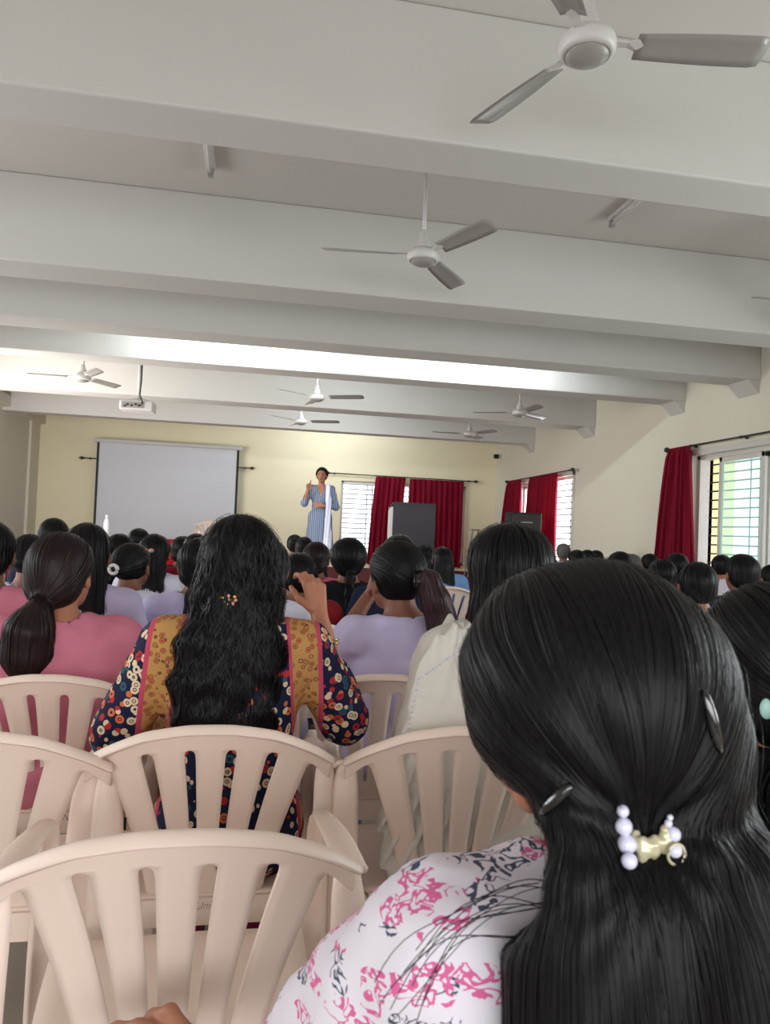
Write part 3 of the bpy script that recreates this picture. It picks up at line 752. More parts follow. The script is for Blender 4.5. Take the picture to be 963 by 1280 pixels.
# ------------------------------------------------------------------ people
V3 = lambda *a: np.array(a, float)
def unit(v): v = np.array(v, float); return v/np.linalg.norm(v)
def hand_prims(wrist, d, pn, lat, curl=.5, spread=.12, size=1.0, curls=None, thumb=.5):
    """wrist point, direction to the fingers, palm normal (fingers bend this way), lateral direction towards the thumb"""
    d, pn, lat = unit(d), unit(pn), unit(lat); P = []
    w = np.array(wrist, float)
    for i, (o, L, r) in enumerate(((.026, .074, .0088), (.009, .082, .009), (-.009, .077, .0086), (-.026, .06, .0078))):
        kn = w+d*(.088-.004*abs(i-1))*size+lat*o*size
        P.append(cap(w+lat*o*.55*size+d*.008, kn, .0135*size, .0115*size))
        a = 0; p = kn; c = (curls[i] if curls else curl)
        dirf = unit(d+lat*(1.5-i)*spread*.5)
        for s_, ln in enumerate((.45, .31, .24)):
            a += c*(.75, .95, .6)[s_]
            q = p+(dirf*math.cos(a)+pn*math.sin(a))*L*ln*size
            P.append(cap(p, q, r*size*(1-.08*s_), r*size*(1-.08*(s_+1)))); p = q
    t0 = w+d*.018*size+lat*.022*size; t1 = t0+unit(d*.6+lat*.75+pn*.35)*.04*size; t2 = t1+unit(d*.85+lat*.25+pn*(.3+thumb))*.03*size; t3 = t2+unit(d*.8-lat*.1*thumb+pn*(.4+thumb))*.024*size
    P += [cap(w+d*.01, t0, .014*size), cap(t0, t1, .0135*size, .0105*size), cap(t1, t2, .0102*size, .0095*size), cap(t2, t3, .0095*size, .0075*size)]
    return P

class Pers: pass
def figure(H=1.14, lean=.02, yaw=0, pitch=0, roll=0, armL=None, armR=None, handL=None, handR=None, shw=.165, hx=0.0):
    """seated skeleton facing +y; H head centre height. arms = (elbow, wrist)"""
    F = Pers(); F.H = H
    F.hc = V3(hx, lean, H); F.piv = V3(hx*.7, lean*.6-.01, H-.11)
    Rh = rotz(yaw)@rotx(-pitch)@roty(roll); F.R = Rh
    F.c = F.piv+Rh@(F.hc-F.piv)
    hp = lambda x, y, z: F.c+Rh@V3(x, y, z); F.hp = hp
    sz = H-.172; F.sz = sz
    head = [ell(hp(0, -.01, .02), (.074, .092, .088), Rh), ell(hp(0, .028, -.035), (.056, .06, .075), Rh), ell(hp(0, .05, -.082), (.03, .03, .022), Rh),
            cap(hp(0, .086, .005), hp(0, .104, -.026), .007, .0115), ell(hp(0, .083, -.056), (.022, .012, .01), Rh), cap(hp(-.03, .075, .03), hp(.03, .075, .03), .014)]
    for s in (-1, 1): head += [ell(hp(s*.078, -.002, -.012), (.010, .019, .03), Rh@rotz(s*.35)), ell(hp(s*.076, .004, -.036), (.008, .009, .011), Rh)]
    neck = [cap(V3(hx*.4, lean*.3-.015, sz+.0), F.c+Rh@V3(0, -.02, -.05), .056, .05)]
    tor = [cap((0, lean*.3-.02, sz+.018), (-shw+.015, lean*.3-.02, sz-.022), .05, .044), cap((0, lean*.3-.02, sz+.018), (shw-.015, lean*.3-.02, sz-.022), .05, .044), ell((0, lean*.3-.01, sz-.11), (shw-.015, .092, .15)), ell((0, lean*.1, (sz-.1+.5)/2+.02), (.13, .095, .2)), ell((0, 0, .53), (.165, .13, .12))]
    F.arms = []
    for s, arm in ((-1, armL), (1, armR)):
        el, wr = arm if arm else (V3(s*(shw+.055), lean*.3+.03, sz-.26), V3(s*.1, .30, .64))
        F.arms.append((V3(s*shw, lean*.3-.02, sz-.03), np.array(el, float), np.array(wr, float)))
    limbs = []
    for sh, el, wr in F.arms: limbs += [cap(sh, el, .046, .038), cap(el, wr, .037, .024)]
    legs = []
    for s in (-1, 1):
        k = V3(s*.11, .42, .5); a = V3(s*.11, .40, .09)
        legs += [cap((s*.085, .02, .52), k, .082, .058), cap(k, a, .055, .036), cap(a+V3(0, -.02, -.04), a+V3(s*.02, .14, -.055), .036, .03)]
    F.head, F.neck, F.tor, F.limbs, F.legs = head, neck, tor, limbs, legs
    F.hands = []
    for (sh, el, wr), hd, s in zip(F.arms, (handL, handR), (-1, 1)):
        if hd is None:
            d = unit(wr-el); hd = (wr, d, V3(0, 0, -1)-d*np.dot(d, (0, 0, -1)), V3(-s, .3, 0), .35)
        F.hands.append(hand_prims(*hd) if isinstance(hd, tuple) else hd)
    return F
def mesh_body(F, skin, h=.012, hh=.005, legs=True, name='body', face_h=None):
    prims = F.head+F.neck+F.tor+F.limbs+(F.legs if legs else [])
    small = F.head+F.neck
    v, f = nets(lambda P: sdf(F.neck+F.tor+F.limbs+(F.legs if legs else []), P, .03), *bounds(F.neck+F.tor+F.limbs+(F.legs if legs else [])), h)
    vs = [v]; fs = [f]; o = len(v)
    hh2 = face_h or h*.6
    v2, f2 = nets(lambda P: sdf(small, P, .012), *bounds(small, .02), hh2); vs.append(v2); fs.append(f2+o); o += len(v2)
    for hd, (sh, el, wr) in zip(F.hands, F.arms):
        pr = hd+[cap(wr+(el-wr)*.25, wr, .027, .022)]
        v3, f3 = nets(lambda P: sdf(pr, P, .006), *bounds(pr, .012), hh); vs.append(v3); fs.append(f3+o); o += len(v3)
    v = np.concatenate(vs); f = np.concatenate(fs)
    c = v[f].mean(1); L = (c-F.c)@F.R; mi = np.zeros(len(f), int)
    lips = (np.abs(L[:, 0]) < .022) & (L[:, 1] > .076) & (np.abs(L[:, 2]+.056) < .009); mi[lips] = 1
    for s in (-1, 1):
        ey = (np.abs(L[:, 0]-s*.029) < .014) & (L[:, 1] > .05) & (np.abs(L[:, 2]-.008) < .006); mi[ey] = 2
        br = (np.abs(L[:, 0]-s*.03) < .019) & (L[:, 1] > .05) & (np.abs(L[:, 2]-.032) < .004); mi[br] = 2
    return np_mesh(name, v, f, [skin, M['lips'], M['eye']], mi)
def shirt_prims(F, sleeve=.9, grow=.012, loose=0.0, skirt=True):
    P = []
    for q in F.tor:
        P.append(('e', q[1], q[2]+grow+loose, q[3]) if q[0] == 'e' else ('c', q[1], q[2], q[3]+grow*.9, q[4]+grow*.9))
    for sh, el, wr in F.arms:
        g = grow+loose
        P.append(cap(sh, el, .046+g, .04+g*1.2))
        if sleeve > 1: e2 = el+(wr-el)*(sleeve-1); P.append(cap(el, e2, .04+g*1.1, .036+g*.7-.008*(sleeve-1)))
        
    return P
def mesh_shirt(F, m, sleeve=.8, grow=.012, loose=0.0, h=.011, name='shirt', wr=.004, seed=0, wf=32, neck_r=.072, extra=()):
    P_ = shirt_prims(F, sleeve, grow, loose)+list(extra)
    lo, hi = bounds(P_, .03)
    cut = []
    if sleeve < 1:
        for sh, el, wr_ in F.arms: cut.append((sh+(el-sh)*sleeve, unit(el-sh)))
    def f(P):
        d = sdf(P_, P, .03)+wr*wob(P, wf, seed)+wr*.5*wob(P, wf*2.6, seed+3)+.0012*wob(P, 170, seed)
        nk = np.linalg.norm((P-V3(F.piv[0], F.piv[1]-.004, 0))[:, :2], axis=1)-neck_r
        d = np.where(P[:, 2] > F.sz-.02, smax(d, -nk*(1)+0*(P[:, 2]), .006), d)
        d = smax(d, P[:, 2]-(F.sz+.062), .01)
        for p0, n in cut:
            near = np.linalg.norm(P-p0, axis=1) < .1
            d = np.where(near, smax(d, (P-p0)@n, .008), d)
        return d
    v, fc = nets(f, lo, hi, h); return np_mesh(name, v, fc, m), f
def mesh_trousers(F, m, h=.016):
    P_ = [ell((0, 0, .53), (.172, .14, .125))]+[cap(q[1], q[2], q[3]+.014, q[4]+.02) for i, q in enumerate(F.legs) if i % 3 != 2]
    v, fc = nets(lambda P: sdf(P_, P, .03)+.003*wob(P, 30), *bounds(P_, .03), h); return np_mesh('trousers', v, fc, m)
def hair_field(F, prims=(), grow=0.0, face=True, k=.03, wobf=0.0, wfreq=70, side=.09, low=0.0):
    hp = F.hp; capE = [ell(hp(0, -.018, .022), (side+grow, .106+grow, .100+grow), F.R)]
    if low: capE.append(ell(hp(0, -.045, -.03), (side-.012+grow, .075+grow, .075+low), F.R))
    pl = list(prims)
    def f(P):
        d = sdf(capE, P, .03)
        L = (P-F.c)@F.R
        cutp = (L[:, 1]-.042)*.86-(L[:, 2]-.05)*.5
        # clear the ears
        d = smax(d, cutp, .012)
        if pl: d = smin(d, sdf(pl, P, k), k)
        if wobf: d = d+wobf*wob(P, wfreq)*np.clip((F.c[2]-.0-P[:, 2])/.12+.2, 0.1, 1)
        return d
    lo, hi = bounds(capE+pl, .03)
    return f, lo, hi
def mesh_hair(F, m, prims=(), flow=None, n=0, steps=22, step=.012, h=.009, seed=0, name='hair', w=.0011, lift=(0, .004), curl=0, cfreq=60, **kw):
    f, lo, hi = hair_field(F, prims, **kw); v, fc = nets(f, lo, hi, h)
    if n:
        rng = np.random.default_rng(seed); s = v[rng.integers(0, len(v), n)]+rng.normal(0, .002, (n, 3))
        sv, sf = strands(f, flow, s, steps, step, rng, w, lift, curl, cfreq)
        fc = np.concatenate([fc, sf+len(v)]); v = np.concatenate([v, sv])
    return np_mesh(name, v, fc, m), f
def flow_tie(F, T, tail):
    T = np.array(T, float); tail = np.array(tail, float)
    def fl(P):
        d = T-P; dist = np.linalg.norm(d, axis=1, keepdims=True); up = d/(dist+1e-6)
        below = 1/(1+np.exp(-((T[2]-P[:, 2:3]))/.008))
        x = up*(1-below)+below*(tail/np.linalg.norm(tail)+V3(0, 0, -.2)); return x
    return fl
def flow_down(F, spread=.15):
    cr = F.hp(0, -.01, .12)
    def fl(P):
        d = P-cr; d[:, 2] = 0; d /= np.linalg.norm(d, axis=1, keepdims=True)+.02
        a = np.clip((P[:, 2:3]-(F.c[2]-.02))/.13, 0, 1)
        return d*a+V3(0, 0, -1)*(1.02-a*.5)+d*spread*.0
    return fl
def style_prims(F, style, L=.3):
    hp = F.hp; H = F.c[2]; x, y = F.c[0], F.c[1]
    if style == 'pony':
        t = hp(0, -.115, -.02)
        return chain([t, t+V3(0, -.045, -.02), t+V3(0, -.055, -.1), t+V3(.01, -.035, -.1-L*.5), t+V3(.01, -.03, -.1-L*.8)], [.018, .03, .036, .03, .012]), (t, V3(0, -.05, -1))
    if style == 'lowpony':
        t = hp(0, -.095, -.085)
        return [ell(hp(0, -.06, -.05), (.07, .05, .05), F.R)]+chain([t, t+V3(0, -.03, -.05), t+V3(0, -.03, -.12), t+V3(0, -.02, -.2)], [.017, .034, .036, .014]), (t, V3(0, -.05, -1))
    if style == 'bun':
        t = hp(0, -.12, -.01)
        return [ell(t, (.042, .032, .038), F.R)], (t, V3(0, -1, 0))
    if style == 'braid':
        t = hp(0, -.1, -.07); P = [ell(hp(0, -.06, -.045), (.062, .05, .045), F.R)]
        for i in range(9): P.append(ell(t+V3(.008*(-1)**i, -.02, -.02-.032*i), (.023-.001*i, .018, .021)))
        return P, (t, V3(0, -.05, -1))
    if style == 'long':
        return [ell((x, y-.07, H-.08), (.086, .05, .12)), ell((x, y-.085, H-.08-L*.5), (.1, .036, .06+L*.45)), ell((x, y-.075, H-.05-L), (.08, .03, .07))], None
    if style == 'short': return [ell(hp(0, -.05, -.04), (.07, .055, .05), F.R)], None
    return [], None
def clamp_obj(name, prims, m, parent, h=.004, k=.004):
    v, f = nets(lambda P: sdf(prims, P, k), *bounds(prims, .01), h)
    return link(name, np_mesh(name, v, f, m), parent)

# --- crowd prototypes: one body, shared clothes, a mesh per hair style
F0 = figure()
ME_BODY = mesh_body(F0, M['skin'], h=.014, hh=.007)
ME_SHIRT, _ = mesh_shirt(F0, CL['white'], sleeve=1.35, h=.013, wr=.005, loose=.004)
ME_TR = mesh_trousers(F0, CL['trousers'])
ME_HAIR = {}
TIE = {}
for st in ('pony', 'lowpony', 'bun', 'braid', 'long', 'short'):
    pr, tie = style_prims(F0, st); TIE[st] = tie
    fl = flow_tie(F0, *tie) if tie else flow_down(F0)
    ME_HAIR[st], _ = mesh_hair(F0, M['hair'], pr, fl, n=900 if st != 'short' else 600, steps=16, step=.012, h=.012, seed=3, w=.0022, side=.086, low=.0)
def set_mat(o, m):
    o.material_slots[0].link = 'OBJECT'; o.material_slots[0].material = m
crowd_chairs = []
def sitter(px, top, dist, shirt, style, label, yaw=0.0, hair='hair', acc=None, skin='skin_dark', chair=True, wid=1.0, group='seated audience', clabel=None):
    p = at(px, top, dist); s = p[2]/1.262
    s = min(1.06, max(.9, s))
    root = empty('person', (p[0], p[1], 0), yaw, label=label, cat='person', group=group); root.scale = (wid, wid, s)
    for nm, me, m in (('body', ME_BODY, M[skin]), ('shirt', ME_SHIRT, CL[shirt]), ('trousers', ME_TR, CL['trousers']), ('hair', ME_HAIR[style], M[hair])):
        o = link(nm, me, root); set_mat(o, m)
    if acc:
        T = TIE[style][0] if TIE.get(style) else F0.hp(0, -.12, .02)
        kind, m = acc
        if kind == 'band': mb = MB().tube([T+V3(.022*math.cos(a), -.036, .022*math.sin(a)) for a in np.linspace(0, 6.28, 14)], .009, 8)
        elif kind == 'clip': mb = MB().ball(T+V3(-.016, -.004, .0), (.017, .012, .013), 6).ball(T+V3(.016, -.004, .0), (.017, .012, .013), 6)
        else: mb = MB().tube([F0.hp(.095*math.cos(a), .01, .125*math.sin(a)-.0) for a in np.linspace(.15, 2.99, 18)], .006, 8)
        mb.build({'band': 'hair_tie', 'clip': 'hair_clip', 'headband': 'headband'}[kind], M[m], root, smooth=True)
    if chair:
        c = place_chair((p[0]-math.sin(-yaw)*-.19 if False else p[0]+.19*math.sin(yaw), p[1]-.19*math.cos(yaw), 0), yaw, clabel or ('beige plastic chair under the '+label.replace('person ', 'person ', 1)[:0]+label), group='beige plastic chairs')
    return root
#        px  top  dist shirt  style  label ...
R_ = math.radians
crowd = [
 (-12, 650, 3.0, 'pink', 'short', 'person in a pink shirt cut off by the left edge, short dark hair', 0, {}),
 (38, 668, 3.75, 'lilac', 'bun', 'small dark head beside the handrail, person in a pale lilac top', 0, {}),
 (68, 647, 4.9, 'navy', 'short', 'person whose round dark head rises just above the pink shirted woman', 0, {}),
 (110, 653, 3.1, 'lilac', 'long', 'person with long straight black hair over a lilac top, right of the ponytail', 0, {}),
 (165, 679, 3.8, 'white', 'bun', 'person in a white top with a white band round the bun', -.45, dict(acc=('band', 'whitehair'))),
 (150, 667, 5.2, 'black', 'lowpony', 'person with a dark head directly above the white banded bun', 0, {}),
 (174, 660, 6.4, 'navy', 'short', 'person with a small dark head nearest under the screen centre', 0, {}),
 (194, 667, 4.6, 'white', 'long', 'person in a white top with a pale butterfly clip in long hair', -.2, dict(acc=('clip', 'pinkclip'))),
 (229, 670, 6.0, 'wine', 'lowpony', 'person with a dark head below the stage chair, left of a pair', 0, {}),
 (246, 667, 5.5, 'maroon', 'bun', 'person in a maroon top with a red clip in the bun', 0, dict(acc=('clip', 'redcloth'))),
 (250, 672, 3.3, 'lilac', 'lowpony', 'person in a lilac top half hidden by the long curly hair', 0, {}),
 (334, 672, 2.9, 'white', 'lowpony', 'person in a white collared top hidden behind the curly haired woman', 0, {}),
 (369, 668, 8.7, 'white', 'short', 'person in white in front of the stage, left below the speaking woman', 0, {}),
 (381, 671, 7.6, 'black', 'lowpony', 'person in dark clothes directly below the speaking woman', 0, {}),
 (396, 677, 4.9, 'rosy', 'lowpony', 'person in a rosy top with a thick dark ponytail', -.25, dict(hair='hair_brown')),
 (374, 700, 3.7, 'red', 'short', 'person in a brick red top left of the black shirted braid wearer', .1, {}),
 (500, 670, 3.6, 'navy', 'lowpony', 'person with a smooth head and headband in front of the lectern', -.2, dict(acc=('headband', 'gloss_black'))),
 (532, 680, 7.4, 'wine', 'long', 'person with long dark hair just below the lectern', 0, {}),
 (554, 683, 6.2, 'blue', 'long', 'person in a sky blue shirt below the wide red curtain', 0, {}),
 (705, 679, 9.4, 'white', 'short', 'person with greying short hair below the far side window', 0, dict(hair='hair_grey')),
 (722, 687, 7.4, 'navy', 'short', 'person with the small dark head right beside the greying one', 0, {}),
 (735, 687, 8.3, 'black', 'short', 'person with a small dark head, first of two under the bare wall', 0, {}),
 (746, 688, 9.2, 'navy', 'short', 'person with a small dark head, second of two under the bare wall', 0, {}),
 (776, 689, 5.4, 'maroon', 'short', 'person with the larger dark head under the bare side wall', 0, {}),
 (790, 692, 6.6, 'white', 'short', 'person with a grey tinged head partly behind the larger one', 0, dict(hair='hair_grey')),
 (813, 695, 8.0, 'black', 'short', 'person with a tiny dark head left of the near red curtain', 0, {}),
 (829, 699, 4.6, 'black', 'lowpony', 'person with a shiny dark head in front of the near red curtain', 0, {}),
 (847, 691, 5.6, 'maroon', 'short', 'person whose head shows right against the near red curtain foot', 0, {}),
 (873, 702, 3.3, 'white', 'short', 'person with the big round head and bare ear before the near window', -.1, {}),
 (903, 693, 6.6, 'white', 'short', 'person with head turned and pale face before the window glass', -1.1, dict(skin='skin')),
 (929, 692, 3.9, 'navy', 'short', 'person with dark blue black hair in front of the near window', 0, {}),
 (968, 705, 5.0, 'black', 'short', 'person cut off by the right edge under the near window', 0, {}),
]
for px, top, dist, shirt, style, label, yaw, kw in crowd:
    sitter(px, top, dist, shirt, style, label, yaw, clabel='beige plastic chair holding the '+label.replace('person ', 'one ', 1) if False else None, chair=False, **kw)
    p = at(px, top, dist)
    lab = 'chair under ' + label.replace('person ', 'the one ', 1).replace('small dark head beside the handrail, ', '')
    w = lab.split(); lab = ' '.join(w[:15])
    place_chair((p[0]+.2*math.sin(yaw), p[1]-.2*math.cos(yaw), 0), yaw, lab)
# --- nearer people, each modelled on its own
def near_person(px, py, y, label, F, root_off=(0, 0)):
    """head centre seen at px,py and depth y; returns root placed so that figure F's head lands there"""
    p = at(px, py, y); root = empty('person', (p[0]-F.c[0], p[1]-F.c[1], 0), 0, label=label, cat='person', group='nearer seated women')
    return root
def Hof(px, py, y): return float(at(px, py, y)[2])
def local(root, px, py, y): return at(px, py, y)-np.array(root.location)
def march(f, root, px, py, y0=.1, y1=4.0):
    o = EYE-np.array(root.location); d = ray(px, py); d = d/np.linalg.norm(d); t = y0
    for _ in range(200):
        v = float(f((o+d*t)[None])[0])
        if v < .0006: return o+d*t
        t += max(v*.6, .0008)
        if t > y1: return None
    return None

# curly haired woman in the floral top
H = Hof(300, 704, 1.92)
F = figure(H=H, lean=.03, armR=(V3(.285, .10, H-.40), V3(.215, .17, H-.135)), armL=(V3(-.27, .06, H-.42), V3(-.12, .3, .66)),
           handR=(V3(.215, .17, H-.135), V3(-.2, .2, 1), V3(-.5, 1, .1), V3(-1, -.35, 0), 1.15, .1, .92, [.95, 1.15, 1.25, 1.3]))
root = near_person(300, 704, 1.92, 'person in a dark floral top with gold bands and long curly black hair', F)
link('body', mesh_body(F, M['skin'], h=.012, hh=.0038), root)
me, _ = mesh_shirt(F, M['floral'], sleeve=1.42, loose=.008, h=.009, wr=.005, seed=2); link('blouse', me, root)
me = mesh_trousers(F, CL['wine']); link('trousers', me, root)
x, y, H_ = F.c
pr = [ell((x, y-.06, H_-.09), (.105, .06, .13)), ell((x-.01, y-.095, H_-.22), (.125, .05, .14)), ell((x-.02, y-.085, H_-.32), (.112, .05, .12)), ell((x-.05, y-.08, H_-.30), (.075, .05, .15)), ell((x+.03, y-.08, H_-.36), (.06, .045, .09))]
me, hf = mesh_hair(F, M['hair'], pr, flow_down(F), n=5200, steps=26, step=.013, h=.008, seed=8, w=.0012, lift=(-.002, .008), curl=.011, cfreq=70, wobf=.012, wfreq=62, side=.092)
link('hair', me, root)
q = march(hf, root, 287, 750)
if q is not None:
    mb = MB()
    for k in range(7): a = k*.9; mb.ball(q+V3(.014*math.cos(a)*(1+.3*(k % 2)), -.004, .01*math.sin(a)), (.005, .004, .005), 5, mi=k % 2)
    mb.ball(q, (.012, .004, .006), 6).build('hair_clip', [M['pinkclip'], M['gold']], root, smooth=True)
wr, el = V3(.215, .17, H-.115), V3(.285, .10, H-.40)
u = unit(el-wr)
for t in (.15, .165): 
    c = wr+(el-wr)*t*2.2; a_ = unit(np.cross(u, (0, 0, 1))); b_ = np.cross(u, a_)
    MB().tube([c+.032*(a_*math.cos(s)+b_*math.sin(s)) for s in np.linspace(0, 6.2832, 24)], .0022, 8).build('bangle', M['gold'], root, smooth=True)
fk = F.hands[1][8]   # ring on a finger
MB().tube([fk[1]+(fk[2]-fk[1])*.55+.0092*V3(math.cos(s), 0, math.sin(s)) for s in np.linspace(0, 6.2832, 16)], .0016, 6).build('ring', M['gold'], root, smooth=True)
MB().lathe([(.006, 0), (.011, -.006), (.012, -.014), (.002, -.018)], c=tuple(F.hp(-.086, .004, -.05)), n=12).build('earring', M['gold'], root, smooth=True)

# woman in the rose pink shirt, ponytail
H = Hof(80, 716, 2.42)
F = figure(H=H, lean=.03, yaw=-.38, roll=-.04, shw=.185)
root = near_person(80, 716, 2.42, 'person in a rose pink shirt with a low dark brown ponytail, at the left', F)
link('body', mesh_body(F, M['skin'], h=.012, hh=.007), root)
me, _ = mesh_shirt(F, CL['pink'], sleeve=1.6, loose=.014, h=.01, wr=.011, seed=5, wf=24); link('shirt', me, root)
link('trousers', mesh_trousers(F, CL['trousers']), root)
t = F.hp(-.0, -.1, -.075)
pr = [ell(F.hp(0, -.055, -.04), (.078, .06, .065), F.R)]+chain([t, t+V3(-.005, -.03, -.03), t+V3(-.02, -.035, -.08), t+V3(-.025, -.02, -.15), t+V3(-.025, -.01, -.2)], [.014, .03, .06, .066, .04])
me, hf = mesh_hair(F, M['hair_brown'], pr, flow_tie(F, t, (-.1, 0, -1)), n=3600, steps=24, step=.011, h=.008, seed=4, w=.0012, side=.092, lift=(-.001, .004))
link('hair', me, root)
MB().tube([t+V3(.018*math.cos(a), .018*math.sin(a)-.012, .002*math.sin(a)) for a in np.linspace(0, 6.2832, 20)], .008, 10).build('hair_tie', M['black'], root, smooth=True)

# woman in the lilac shirt leaning on her hand
H = Hof(493, 722, 2.46)
F = figure(H=H, lean=.04, yaw=.5, roll=-.08, hx=-.02, shw=.17, armL=(V3(-.25, .10, H-.30), V3(-.10, .16, H-.075)),
           handL=(V3(-.10, .16, H-.075), V3(.25, .1, 1), V3(1, .35, 0), V3(0, -1, .2), .95, .1, 1.0))
root = near_person(493, 722, 2.46, 'person in a lilac shirt resting the chin on one raised hand', F)
link('body', mesh_body(F, M['skin_dark'], h=.012, hh=.0045), root)
me, _ = mesh_shirt(F, CL['lilac'], sleeve=.95, loose=.014, h=.01, wr=.010, seed=7, wf=24); link('shirt', me, root)
link('trousers', mesh_trousers(F, CL['purple']), root)
t = F.hp(0, -.112, .0)
pr = chain([t, t+V3(.03, -.03, .0), t+V3(.055, -.03, -.06), t+V3(.075, -.03, -.14), t+V3(.085, -.02, -.21)], [.02, .034, .042, .036, .008])
pr += chain([t+V3(.03, -.03, 0), t+V3(.09, -.03, -.09), t+V3(.15, -.01, -.15)], [.02, .02, .006])
me, hf = mesh_hair(F, M['hair'], [], flow_tie(F, t, (.3, 0, -1)), n=2600, steps=12, step=.011, h=.008, seed=9, w=.0012, side=.09)
ho = link('hair', me, root)
pf = lambda P: sdf(pr, P, .02)+.002*wob(P, 90)
v, f = nets(pf, *bounds(pr, .02), .007); rng = np.random.default_rng(2)
sv, sf = strands(pf, lambda P: np.tile(unit((.32, 0, -1)), (len(P), 1)), v[rng.integers(0, len(v), 1500)], 12, .012, rng, .0012)
link('ponytail', np_mesh('ponytail', np.concatenate([v, sv]), np.concatenate([f, sf+len(v)]), M['hair_auburn']), root)['label'] = 'reddish brown ponytail'
mb = MB()
for k in range(5): mb.tube([t+V3(-.018+.009*k, -.045, .022), t+V3(-.02+.009*k, -.058, .0), t+V3(-.018+.009*k, -.045, -.022)], .0022, 6)
mb.tube([t+V3(-.024, -.055, 0), t+V3(.024, -.055, 0)], .004, 8).build('hair_clip', M['gloss_black'], root, smooth=True)

# woman with the braid in black
H = Hof(435, 700, 4.3)
F = figure(H=H, lean=.02, shw=.17); root = near_person(435, 700, 4.3, 'person in a black top with a thick braid down the back', F)
link('body', mesh_body(F, M['skin_dark'], h=.014, hh=.008), root)
me, _ = mesh_shirt(F, CL['black'], sleeve=1.4, loose=.01, h=.012, seed=3); link('shirt', me, root)
link('trousers', mesh_trousers(F, CL['trousers']), root)
pr, tie = style_prims(F, 'braid'); me, hf = mesh_hair(F, M['hair'], pr, flow_tie(F, *tie), n=1200, steps=14, step=.011, h=.009, seed=4, w=.0016, side=.098, grow=.006)
link('hair', me, root)
q = F.hp(.06, -.1, .03)
MB().ball(q, (.009,)*3, 8).build('hair_pin', M['pearl'], root, smooth=True)

# woman with the cream dupatta
H = Hof(632, 716, 1.86)
F = figure(H=H, lean=.03, yaw=.35, shw=.17, hx=.0, armL=(V3(-.2, .05, H-.42), V3(-.14, .28, H-.3)))
root = near_person(632, 716, 1.86, 'person with a big black head of hair and a crinkled cream dupatta over the shoulder', F)
link('body', mesh_body(F, M['skin'], h=.012, hh=.0055), root)
me, _ = mesh_shirt(F, CL['cream'], sleeve=1.3, loose=.012, h=.011, wr=.005, seed=1); link('kurta', me, root)
link('trousers', mesh_trousers(F, CL['greykurta']), root)
x, y, H_ = F.c
pr = [ell((x, y-.05, H_-.10), (.1, .065, .14)), ell((x+.02, y-.085, H_-.24), (.105, .045, .17)), ell((x+.03, y-.08, H_-.36), (.08, .04, .1))]
me, hf = mesh_hair(F, M['hair'], pr, flow_down(F), n=4200, steps=24, step=.013, h=.008, seed=18, w=.0012, side=.1, grow=.006, lift=(-.001, .009), curl=.003, cfreq=50)
link('hair', me, root)
# dupatta: folded cloth lying over the left shoulder and down the back
sz = F.sz
shell = [cap((-.19, .01, sz-.03), (-.06, -.02, sz+.045), .035, .03), ell((-.15, -.085, sz-.14), (.12, .03, .19)), ell((-.17, -.10, sz-.30), (.14, .03, .17)), ell((-.20, -.09, sz-.45), (.13, .03, .16)), cap((-.21, -.0, sz-.06), (-.25, -.03, sz-.3), .04, .05), ell((-.12, .1, sz-.08), (.07, .03, .13))]
def ff(P):
    return sdf(shell, P, .05)+.0085*np.sin(P[:, 0]*150-P[:, 2]*50+2.5*np.sin(P[:, 2]*7+P[:, 0]*5))*(.5+.5*np.sin(P[:, 2]*9+P[:, 0]*12))+.002*wob(P, 140, 2)
v, f = nets(ff, *bounds(shell, .02), .0055); link('dupatta', np_mesh('dupatta', v, f, CL['cream']), root)
mb = MB()
for k in range(26):
    q = march(lambda P: ff(P), root, 592-k*4.2 if k < 16 else 524-(k-16)*1.5, 800+k*3+(k > 15)*(k-16)*4)
    if q is not None: mb.ball(q, (.0035, .0035, .0035), 4)
if mb.v: mb.build('lace_edge', CL['white'], root, smooth=True)
MB().lathe([(.006, 0), (.012, -.008), (.012, -.02), (.002, -.026)], c=tuple(F.hp(-.088, .004, -.048)), n=12).build('earring', M['gold'], root, smooth=True)

# woman at the right edge, mint clip
H = Hof(952, 826, 1.12)
F = figure(H=H, lean=.02, yaw=.1, shw=.17); root = near_person(952, 826, 1.12, 'person at the right edge with glossy black hair held by a mint clip', F)
link('body', mesh_body(F, M['skin'], h=.012, hh=.007), root)
me, _ = mesh_shirt(F, CL['black'], sleeve=1.3, loose=.01, h=.012, seed=6); link('shirt', me, root)
link('trousers', mesh_trousers(F, CL['trousers']), root)
t = F.hp(.0, -.118, -.055)
pr = [ell(F.hp(0, -.055, -.05), (.085, .06, .08), F.R)]+chain([t, t+V3(-.01, -.03, -.03), t+V3(-.03, -.03, -.12), t+V3(-.045, -.01, -.26), t+V3(-.04, 0, -.4)], [.02, .04, .06, .06, .03])
me, hf = mesh_hair(F, M['hair'], pr, flow_tie(F, t, (-.1, 0, -1)), n=5000, steps=30, step=.011, h=.008, seed=21, w=.0010, side=.1, grow=.006, lift=(-.001, .004))
link('hair', me, root)
q = march(hf, root, 957, 885)
q = q if q is not None else t
mb = MB()
mb.ball(q+V3(.0, -.004, .0), (.012, .006, .016), 8).ball(q+V3(.016, -.006, .004), (.01, .006, .014), 8).ball(q+V3(.03, -.006, .0), (.012, .006, .016), 8)
mb.build('hair_clip', M['mint'], root, smooth=True)

